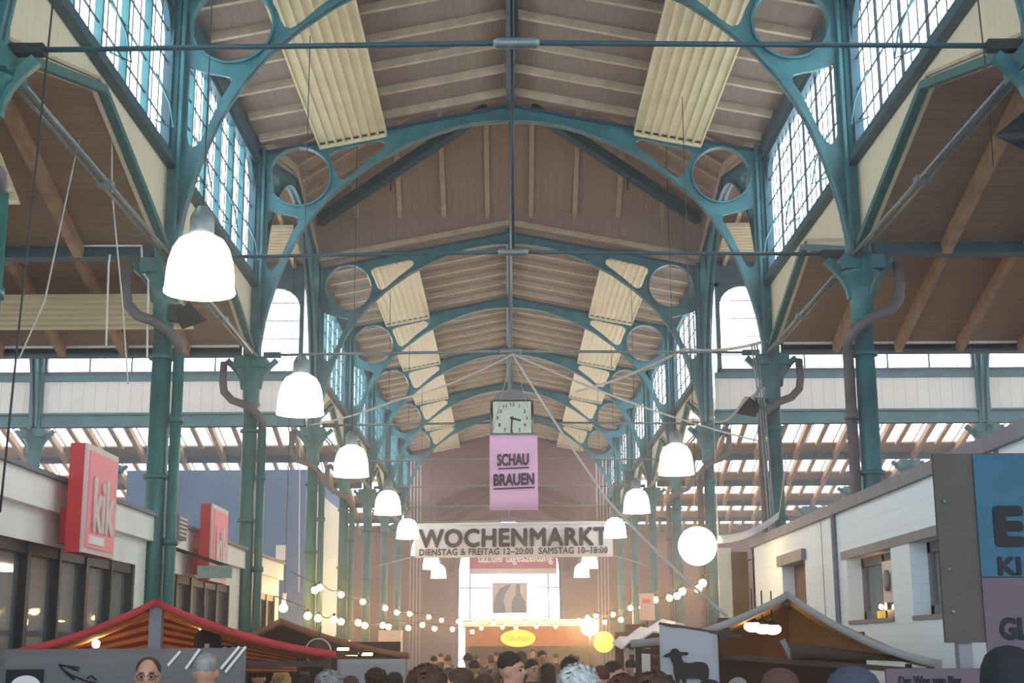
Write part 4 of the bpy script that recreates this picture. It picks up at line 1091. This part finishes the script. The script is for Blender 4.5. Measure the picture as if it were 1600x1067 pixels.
zt0, zt1 = at(1030, 976, YS), at(1118, 990, YS); zb = at(1118, 1100, YS)
n = 8; rows = []
for j in range(6):
    rows.append([Vector((zt0.x+(zt1.x+.02-zt0.x)*i/n, YS+.01*sin(i+j), (zt0.z+(zt1.z-zt0.z)*i/n)*(1-j/5)+ .95*j/5)) for i in range(n+1)])
MB().grid(rows, (0,.01,0)).build('cloth', [SHEEPB, SHEEPB], t)
sz = [(505,795),(520,775),(560,755),(580,745),(590,720),(625,705),(655,712),(685,745),(720,742),(765,748),(772,765),(750,780),(702,778),(700,820),(725,850),(780,858),(860,845),(920,848),(965,872),(985,930),(982,1000),(970,1040),(975,1200),(940,1200),(935,1080),(905,1045),(880,1020),(820,1022),(752,1020),(748,1060),(750,1200),(718,1200),(712,1060),(690,1015),(672,1060),(678,1200),(645,1200),(640,1060),(615,960),(612,880),(590,830),(575,795),(540,800)]
P = [at(960+x/6.667, 907+y/6.667, YS-.02) for x, y in sz]
me = curve_mesh([[(p.x, p.z) for p in P]], .008, 'sheep_silhouette'); place_mesh(me, 'sheep_silhouette', BLACKI, t, (0, YS-.03, 0))
MB().bar((zt0.x, YS+.02, zt0.z+.01), (zt1.x+.25, YS+.02, zt1.z-.03), .03, .03).build('top_bar', WOODD, t)

t = thing('booth', 'dark wooden booth with small awning left of the sheep banner', 'booth', (1.5, 24, 0))
a, b = at(975, 1012, 24), at(1030, 985, 24)
MB().box(a.x, b.x+.3, 24, 26, 0, 1.5).build('counter', WOODD, t); MB().box(a.x, b.x+.3, 25.9, 26, 1.5, b.z).build('back_wall', BROWNW, t)
P = []
for i in range(7):
    f = i/6; P.append([Vector((a.x-.05+(b.x+.45-a.x)*j/8, 23.8+2.2*f, a.z+(b.z+.14-a.z)*(j/8)**.8+.10*f+.04*sin(j*2.1))) for j in range(9)])
MB().grid(P, (0,0,-.03)).build('awning', [BANW, WOODD], t)
MB().box(a.x, b.x+.2, 24.0, 24.1, 1.72, 1.80).build('lit_shelf', PALE, t)
for x in (a.x, b.x+.25): MB().box(x, x+.08, 23.95, 24.03, 0, a.z).build('post', PALE, t)
p = at(1004, 1035, 23.9); tag(MB().box(p.x-.13, p.x+.13, 23.9, 23.92, p.z-.2, p.z+.24).build('notice', WHITEP), 'white notice pinned on the small booth left of the sheep', 'notice', kind='thing')
p = at(1011, 948, 30); t = thing('poster', 'white poster with faint print above the booth on the right', 'poster', p)
MB().box(p.x-.16, p.x+.16, 30, 30.02, p.z-.28, p.z+.28).build('sheet', PALE, t); MB().box(p.x-.10, p.x+.08, 29.99, 30, p.z+.08, p.z+.16).build('print', REDF, t)
MB().box(p.x-.02, p.x+.02, 30.02, 30.06, 0, p.z+.25).build('post', WOODD, t)
p = at(992, 988, 30); tag(MB().box(p.x-.18, p.x+.24, 30.1, 30.5, 0, p.z+.17).build('crate_tower', BROWNW), 'tall brown cupboard under the white poster', 'cupboard', kind='thing')
p = at(598, 1002, 33); tag(MB().box(p.x-.1, p.x+.42, 33, 33.6, 0, p.z+.25).build('fridge', PALE), 'pale cupboard standing beyond the rust brown stall', 'cupboard', kind='thing')
t = thing('cloth_strip', 'white curved cloth strip slung from the third right column', 'cloth', at(1170, 830, 24))
A, B = at(1122, 838, 24), at(1218, 800, 25.6); rows = [[], []]
for i in range(13):
    f = i/12; p = A.lerp(B, f); p.z -= .28*f*(1-f)*1.6
    rows[0].append(p+Vector((0,0,.02))); rows[1].append(p-Vector((0,-.12,.11)))
MB().grid(rows, (0,.015,0)).build('cloth', [BANW, BANW], t)
MB().tube([B, B+Vector((.25,.35,1.1))], .01, 5).build('cord', ROPE, t); MB().tube([A, A+Vector((0,-.05,3.8))], .006, 5).build('cord', ROPE, t)

p = at(1143, 862, 27.2); q = at(1168, 862, 27.2)
tag(MB().box(p.x, q.x, 27.2, 27.3, 0, p.z).build('tall_board', BROWNW), 'tall brown board standing at the far end of the white building', 'board', kind='thing')
p = at(1121, 856, 27.4); q = at(1142, 856, 27.4)
tag(MB().box(p.x, q.x, 27.4, 27.44, 0, p.z).build('tall_board', WHITEP), 'tall white board beside the brown one at the far end of the white building', 'board', kind='thing')

# ------------------------------------------------------------------ people
SKIN = mat('skin', (200, 150, 128), .55, 0, .05, 10)
COATS = {n: mat('coat_'+n, c, .85, 0, .10, 12) for n, c in dict(black=(34,32,36), navy=(40,46,66), brown=(80,62,54), grey=(96,96,102), green=(62,70,56), red=(112,44,46), yellow=(196,170,60), blue=(66,84,124), white=(190,186,186)).items()}
HAIRS = {n: mat('hair_'+n, c, .75, 0, .20, 30, .3) for n, c in dict(dark=(40,30,28), brown=(78,54,42), auburn=(92,50,40), blond=(196,156,96), grey=(150,148,148), silver=(196,202,204)).items()}
HATS = {n: mat('knit_'+n, c, .9, 0, .12, 40, .4) for n, c in dict(slate=(60,68,84), charcoal=(30,34,40), white=(226,222,220), brown=(86,62,54)).items()}
TROUSER = mat('dark_trousers', (44, 46, 56), .85); SHOE = mat('dark_shoes', (30, 28, 28), .6)
EYE = mat('eye', (36, 28, 26), .3); LIP = mat('lips', (160, 92, 84), .5); SPEC = mat('spectacle_frame', (30, 28, 30), .3)

def body_mesh(name, broad=1.0):
    """a standing figure in a coat, hands in the pockets, facing -y; one continuous surface about 1.74 m high"""
    bm = bmesh.new()
    J = dict(pel=(0,.0,.95,.135), wai=(0,.0,1.10,.135), che=(0,.0,1.30,.15), nb=(0,.015,1.44,.085), nk=(0,.01,1.52,.058), hd=(0,-.005,1.60,.07))
    for s, n in ((1,'l'), (-1,'r')):
        J['sh'+n] = (s*.165*broad,.01,1.395,.075); J['el'+n] = (s*.265*broad,.06,1.12,.058); J['wr'+n] = (s*.195*broad,-.07,.96,.05); J['pk'+n] = (s*.13,-.10,.90,.05)
        J['hp'+n] = (s*.095,.0,.86,.10); J['kn'+n] = (s*.10,-.01,.48,.068); J['an'+n] = (s*.10,.02,.10,.05); J['to'+n] = (s*.11,-.13,.045,.042)
    V = {k: bm.verts.new(v[:3]) for k, v in J.items()}
    for a, b in [('pel','wai'),('wai','che'),('che','nb'),('nb','nk'),('nk','hd')] + [e for n in 'lr' for e in (('nb','sh'+n),('sh'+n,'el'+n),('el'+n,'wr'+n),('wr'+n,'pk'+n),('pel','hp'+n),('hp'+n,'kn'+n),('kn'+n,'an'+n),('an'+n,'to'+n))]:
        bm.edges.new((V[a], V[b]))
    me = bpy.data.meshes.new(name); keys = list(J); bm.to_mesh(me); bm.free()
    ob = bpy.data.objects.new(name, me); COL.objects.link(ob)
    md = ob.modifiers.new('skin', 'SKIN'); md.use_smooth_shade = True
    sv = me.skin_vertices[0].data if me.skin_vertices else None
    if sv is None:
        b2 = bmesh.new(); b2.from_mesh(me); b2.verts.layers.skin.verify(); b2.to_mesh(me); b2.free(); sv = me.skin_vertices[0].data
    for i, k in enumerate(keys):
        r = J[k][3]; sv[i].radius = (r*(1.15*broad if k in ('pel','wai','che') else 1), r*(.85 if k in ('pel','wai','che') else 1)); sv[i].use_root = (k == 'pel')
    sb = ob.modifiers.new('sub', 'SUBSURF'); sb.levels = 2; sb.render_levels = 2
    m1 = bpy.data.meshes.new_from_object(ob.evaluated_get(bpy.context.evaluated_depsgraph_get()))
    bpy.data.objects.remove(ob)
    # head: skull, jaw, nose, ears merged to the body by a voxel remesh
    hb = MB()
    hb.sphere((0,.012,1.655), (.074,.094,.098), 20, 14); hb.sphere((0,-.028,1.59), (.056,.066,.07), 16, 12); hb.sphere((0,-.062,1.55), (.03,.026,.024), 12, 8)
    hb.tube([(0,-.078,1.655),(0,-.102,1.612),(0,-.088,1.598)], [.012,.019,.014], 8)
    hb.sphere((0,-.078,1.668), (.052,.016,.012), 12, 8)
    for s in (-1, 1): hb.sphere((s*.077,.012,1.625), (.012,.024,.034), 10, 8)
    hm = hb.mesh('h', SKIN)
    bm = bmesh.new(); bm.from_mesh(m1); bm.from_mesh(hm); me = bpy.data.meshes.new(name); bm.to_mesh(me); bm.free()
    ob = bpy.data.objects.new(name, me); COL.objects.link(ob)
    r = ob.modifiers.new('remesh', 'REMESH'); r.mode = 'VOXEL'; r.voxel_size = .0125; r.use_smooth_shade = True
    sm = ob.modifiers.new('smooth', 'SMOOTH'); sm.factor = .5; sm.iterations = 2
    out = bpy.data.meshes.new_from_object(ob.evaluated_get(bpy.context.evaluated_depsgraph_get()))
    bpy.data.objects.remove(ob)
    out.materials.clear()
    for m in (SKIN, COATS['black'], TROUSER, SHOE): out.materials.append(m)
    for p in out.polygons:
        z = p.center.z; p.use_smooth = True
        p.material_index = 0 if (z > 1.475 and abs(p.center.x) < .12) else (1 if z > .70 else (2 if z > .09 else 3))
    out.name = name
    return out
BODY = {'slim': body_mesh('person', .94), 'broad': body_mesh('person', 1.06)}
def hair_mesh(kind):
    rnd = random.Random(kind); mb = MB()
    if kind == 'short': mb.sphere((0,.022,1.688), (.083,.094,.083), 22, 16)
    elif kind == 'receding': mb.sphere((0,.036,1.682), (.084,.088,.082), 22, 16)
    elif kind == 'crop': mb.sphere((0,.022,1.680), (.080,.092,.084), 22, 16)
    elif kind == 'curly': mb.sphere((0,.025,1.69), (.115,.12,.105), 34, 24)
    elif kind == 'long':
        mb.sphere((0,.022,1.685), (.090,.098,.088), 22, 16)
        mb.lathe([(.05,1.36),(.088,1.42),(.094,1.55),(.088,1.68)], (0,.045,0), 20)
    elif kind == 'bun': mb.sphere((0,.022,1.686), (.085,.096,.086), 22, 16); mb.sphere((0,.10,1.74), .045, 12, 8)
    elif kind == 'fringe': mb.lathe([(.074,1.60),(.084,1.63),(.084,1.68),(.070,1.70)], (0,.028,0), 24)
    elif kind == 'beanie': mb.lathe([(.094,1.655),(.101,1.66),(.102,1.70),(.096,1.745),(.078,1.785),(.045,1.81),(.01,1.818)], (0,.012,0), 26)
    elif kind == 'cap': mb.sphere((0,.015,1.70), (.092,.10,.075), 20, 14); mb.sphere((0,-.10,1.69), (.06,.06,.012), 14, 6)
    rough = {'curly': .016, 'long': .004, 'short': .004, 'crop': .002, 'bun': .004}.get(kind, 0)
    if rough:
        for v in mb.v: v += Vector((rnd.uniform(-1,1), rnd.uniform(-1,1), rnd.uniform(-1,1)))*rough
    return mb.mesh('hair' if kind not in ('beanie','cap') else kind, HAIRS['dark'])
HM = {k: hair_mesh(k) for k in ('short','receding','crop','curly','long','bun','fringe','beanie','cap')}
EYEM = MB().sphere((0,0,0), (.011,.008,.009), 10, 8).mesh('eye', EYE)
LIPM = MB().sphere((0,-.078,1.572), (.024,.010,.007), 12, 8).mesh('mouth', LIP)
BROWM = MB().bar((-.016,0,0),(.016,0,.002),.010,.007).mesh('eyebrow', HAIRS['dark'])
GL = MB()
for s in (-1, 1): GL.tube([(s*.034+.026*cos(2*pi*i/14), -.098, 1.632+.019*sin(2*pi*i/14)) for i in range(14)], .0028, 5, True); GL.tube([(s*.06,-.096,1.636),(s*.082,-.02,1.64),(s*.082,.03,1.63)], .0025, 5)
GL.tube([(-.008,-.100,1.636),(.008,-.100,1.636)], .0028, 5)
GLM = GL.mesh('glasses', SPEC)
COLM = MB().lathe([(.092,1.41),(.105,1.45),(.095,1.50),(.078,1.505),(.07,1.45)], (0,.012,0), 22).mesh('collar', COATS['grey'])

def person(X, Yd, ztop, rot, kind, hair, coat, label, build='slim', glasses=False, group=None, scarf=None):
    o = bpy.data.objects.new('person', BODY[build]); COL.objects.link(o)
    top = {'beanie': 1.818, 'cap': 1.775, 'curly': 1.80, 'fringe': 1.753}.get(kind, 1.768)
    k = ztop/top; o.location = (X, Yd, 0); o.rotation_euler = (0, 0, rot); o.scale = (max(k,.95), max(k,.95), k)
    o.material_slots[1].link = 'OBJECT'; o.material_slots[1].material = COATS[coat]
    tag(o, label, 'person', group, 'thing')
    def ch(me, name, loc=(0,0,0), m=None):
        c = bpy.data.objects.new(name, me); COL.objects.link(c); c.parent = o; c.location = loc
        if m: c.material_slots[0].link = 'OBJECT'; c.material_slots[0].material = m
        return c
    hm = HATS[hair] if kind in ('beanie', 'cap') else HAIRS[hair]
    ch(HM[kind], {'beanie': 'knit_hat', 'cap': 'cap'}.get(kind, 'hair'), m=hm)
    if kind in ('beanie', 'cap') : ch(HM['fringe'], 'hair', m=HAIRS['dark'])
    for s in (-1, 1):
        ch(EYEM, 'eye', (s*.032, -.079, 1.632)); ch(BROWM, 'eyebrow', (s*.033, -.090, 1.658))
    ch(LIPM, 'mouth')
    ch(COLM, 'collar', m=COATS[scarf or coat])
    if glasses: ch(GLM, 'glasses')
    return o
def who(px, py, w, rot, kind, hair, coat, label, **kw):
    Yd = (.215 if kind in ('beanie','curly') else .185)*2181/w
    p = at(px, py, Yd); z = min(max(p.z, 1.52), 1.92)
    return person(p.x, Yd, z, rot, kind, hair, coat, label, **kw)
AWAY = pi
who(232, 1025, 41, .15, 'receding', 'brown', 'navy', 'man with receding brown hair and glasses facing the viewer before the grey banner', glasses=True, scarf='blue', build='broad')
who(323, 1018, 41, AWAY, 'crop', 'grey', 'black', 'man with cropped greying hair seen from behind in front of the grey banner', build='broad')
who(405, 1043, 24, AWAY, 'short', 'dark', 'black', 'dark haired person at the dark menu wall of the rust brown stall')
who(437, 1046, 26, -1.0, 'long', 'blond', 'yellow', 'blond person with lit face turned right near the rust brown stall')
who(474, 1052, 34, AWAY, 'crop', 'dark', 'black', 'dark haired person left of the grey haired one below the round sign')
who(513, 1046, 40, AWAY+.4, 'curly', 'grey', 'grey', 'person with grey curly hair under the round pale ringed sign')
who(548, 1056, 30, AWAY, 'long', 'brown', 'green', 'brown haired person beside the pale blue grey stall banner')
who(588, 1043, 32, AWAY, 'curly', 'dark', 'black', 'person with dark bushy hair in front of the pale blue grey banner')
who(618, 1050, 30, AWAY-.3, 'short', 'dark', 'brown', 'dark haired person just right of the bushy haired one')
who(664, 1037, 56, AWAY+.5, 'curly', 'brown', 'black', 'person with big brown curls at lower centre left', build='broad')
who(715, 1043, 42, -1.6, 'short', 'brown', 'black', 'brown haired person in profile right of the big brown curls')
who(741, 1031, 20, AWAY, 'short', 'dark', 'brown', 'distant dark haired person right of the white window strip')
who(757, 1052, 34, AWAY, 'short', 'brown', 'grey', 'brown haired person with head low in front of the tall man', build='broad')
who(800, 1018, 37, 1.2+pi*0, 'short', 'dark', 'black', 'tall dark haired man with face turned left under the yellow oval sign', build='broad')
who(832, 1030, 24, .6, 'short', 'dark', 'black', 'dark haired person with face visible right of the tall man')
who(856, 1036, 24, AWAY, 'long', 'dark', 'brown', 'dark haired person in brown left of the silver head')
who(890, 1026, 32, AWAY, 'short', 'dark', 'black', 'dark haired man behind the silver haired head')
who(903, 1036, 58, AWAY, 'curly', 'silver', 'grey', 'person with bushy silver hair seen from behind at lower centre', build='broad')
who(938, 1040, 32, AWAY, 'short', 'auburn', 'red', 'auburn haired person right of the silver head')
who(960, 1033, 30, 1.0, 'short', 'dark', 'black', 'dark haired person with reddish face turned left beyond the silver head')
who(973, 1052, 44, AWAY, 'curly', 'auburn', 'red', 'person with dark auburn curls at the bottom right of centre')
who(1000, 1040, 22, AWAY, 'cap', 'white', 'black', 'person in a white cap near the small booth')
who(985, 1030, 20, AWAY, 'short', 'dark', 'black', 'distant dark haired person left of the white cap')
who(1022, 1048, 62, AWAY, 'curly', 'brown', 'brown', 'person with light brown curls in front of the sheep banner edge', build='broad')
who(1108, 1061, 50, AWAY, 'beanie', 'charcoal', 'black', 'person in a dark knit hat right below the sheep', build='slim')
who(1152, 1057, 38, AWAY, 'crop', 'grey', 'grey', 'grey haired person low beside the sheep banner')
who(1217, 1043, 68, AWAY, 'beanie', 'brown', 'brown', 'person in a brown knit hat below the tan stall', build='broad')
who(1330, 1040, 96, AWAY, 'beanie', 'slate', 'navy', 'person in a slate blue knit hat below the tan awning edge', build='broad')
who(1572, 1008, 92, AWAY, 'beanie', 'charcoal', 'black', 'person in a charcoal knit hat in front of the notice board', build='broad')
who(360, 1052, 30, AWAY, 'short', 'dark', 'black', 'dark haired person low right of the cropped grey man')
rnd = random.Random(5)
for i in range(26):
    Yd = rnd.uniform(22, 46); X = rnd.uniform(-.062, .05)*Yd
    person(X, Yd, rnd.uniform(1.60, 1.80), rnd.choice((AWAY, AWAY+.6, AWAY-.7, .3)), rnd.choice(('short','long','crop','short','bun')), rnd.choice(('dark','dark','brown','auburn')), rnd.choice(('black','navy','brown','grey','black')), 'dark clothed person far back in the packed crowd towards the kiosk', group='far crowd before the kiosk')

# ------------------------------------------------------------------ the haze added to imitate lens glare and bloom
VEIL = .0056
hz = MB().box(-AX-.6, AX+.6, -10, ENDY+.8, -.3, 17.5)
hm = bpy.data.materials.new('glare_veil'); hm.use_nodes = True
nt = hm.node_tree; nt.nodes.remove(nt.nodes['Principled BSDF'])
vs = nt.nodes.new('ShaderNodeVolumeScatter'); vs.inputs['Density'].default_value = VEIL; vs.inputs['Anisotropy'].default_value = .8
vs.inputs['Color'].default_value = (.96, .97, 1, 1)
gp = nt.nodes.new('ShaderNodeNewGeometry'); gx = nt.nodes.new('ShaderNodeSeparateXYZ'); nt.links.new(gp.outputs['Position'], gx.inputs[0])
gm = nt.nodes.new('ShaderNodeMapRange'); gm.inputs[1].default_value = 5.5; gm.inputs[2].default_value = 9.0; gm.inputs[3].default_value = VEIL; gm.inputs[4].default_value = VEIL*.16
nt.links.new(gx.outputs['Z'], gm.inputs[0]); nt.links.new(gm.outputs[0], vs.inputs['Density'])
nt.links.new(vs.outputs[0], nt.nodes['Material Output'].inputs['Volume'])
tag(hz.build('veil', hm), 'thin bright haze added in the whole hall to imitate lens glare', 'veil', None, 'stuff')
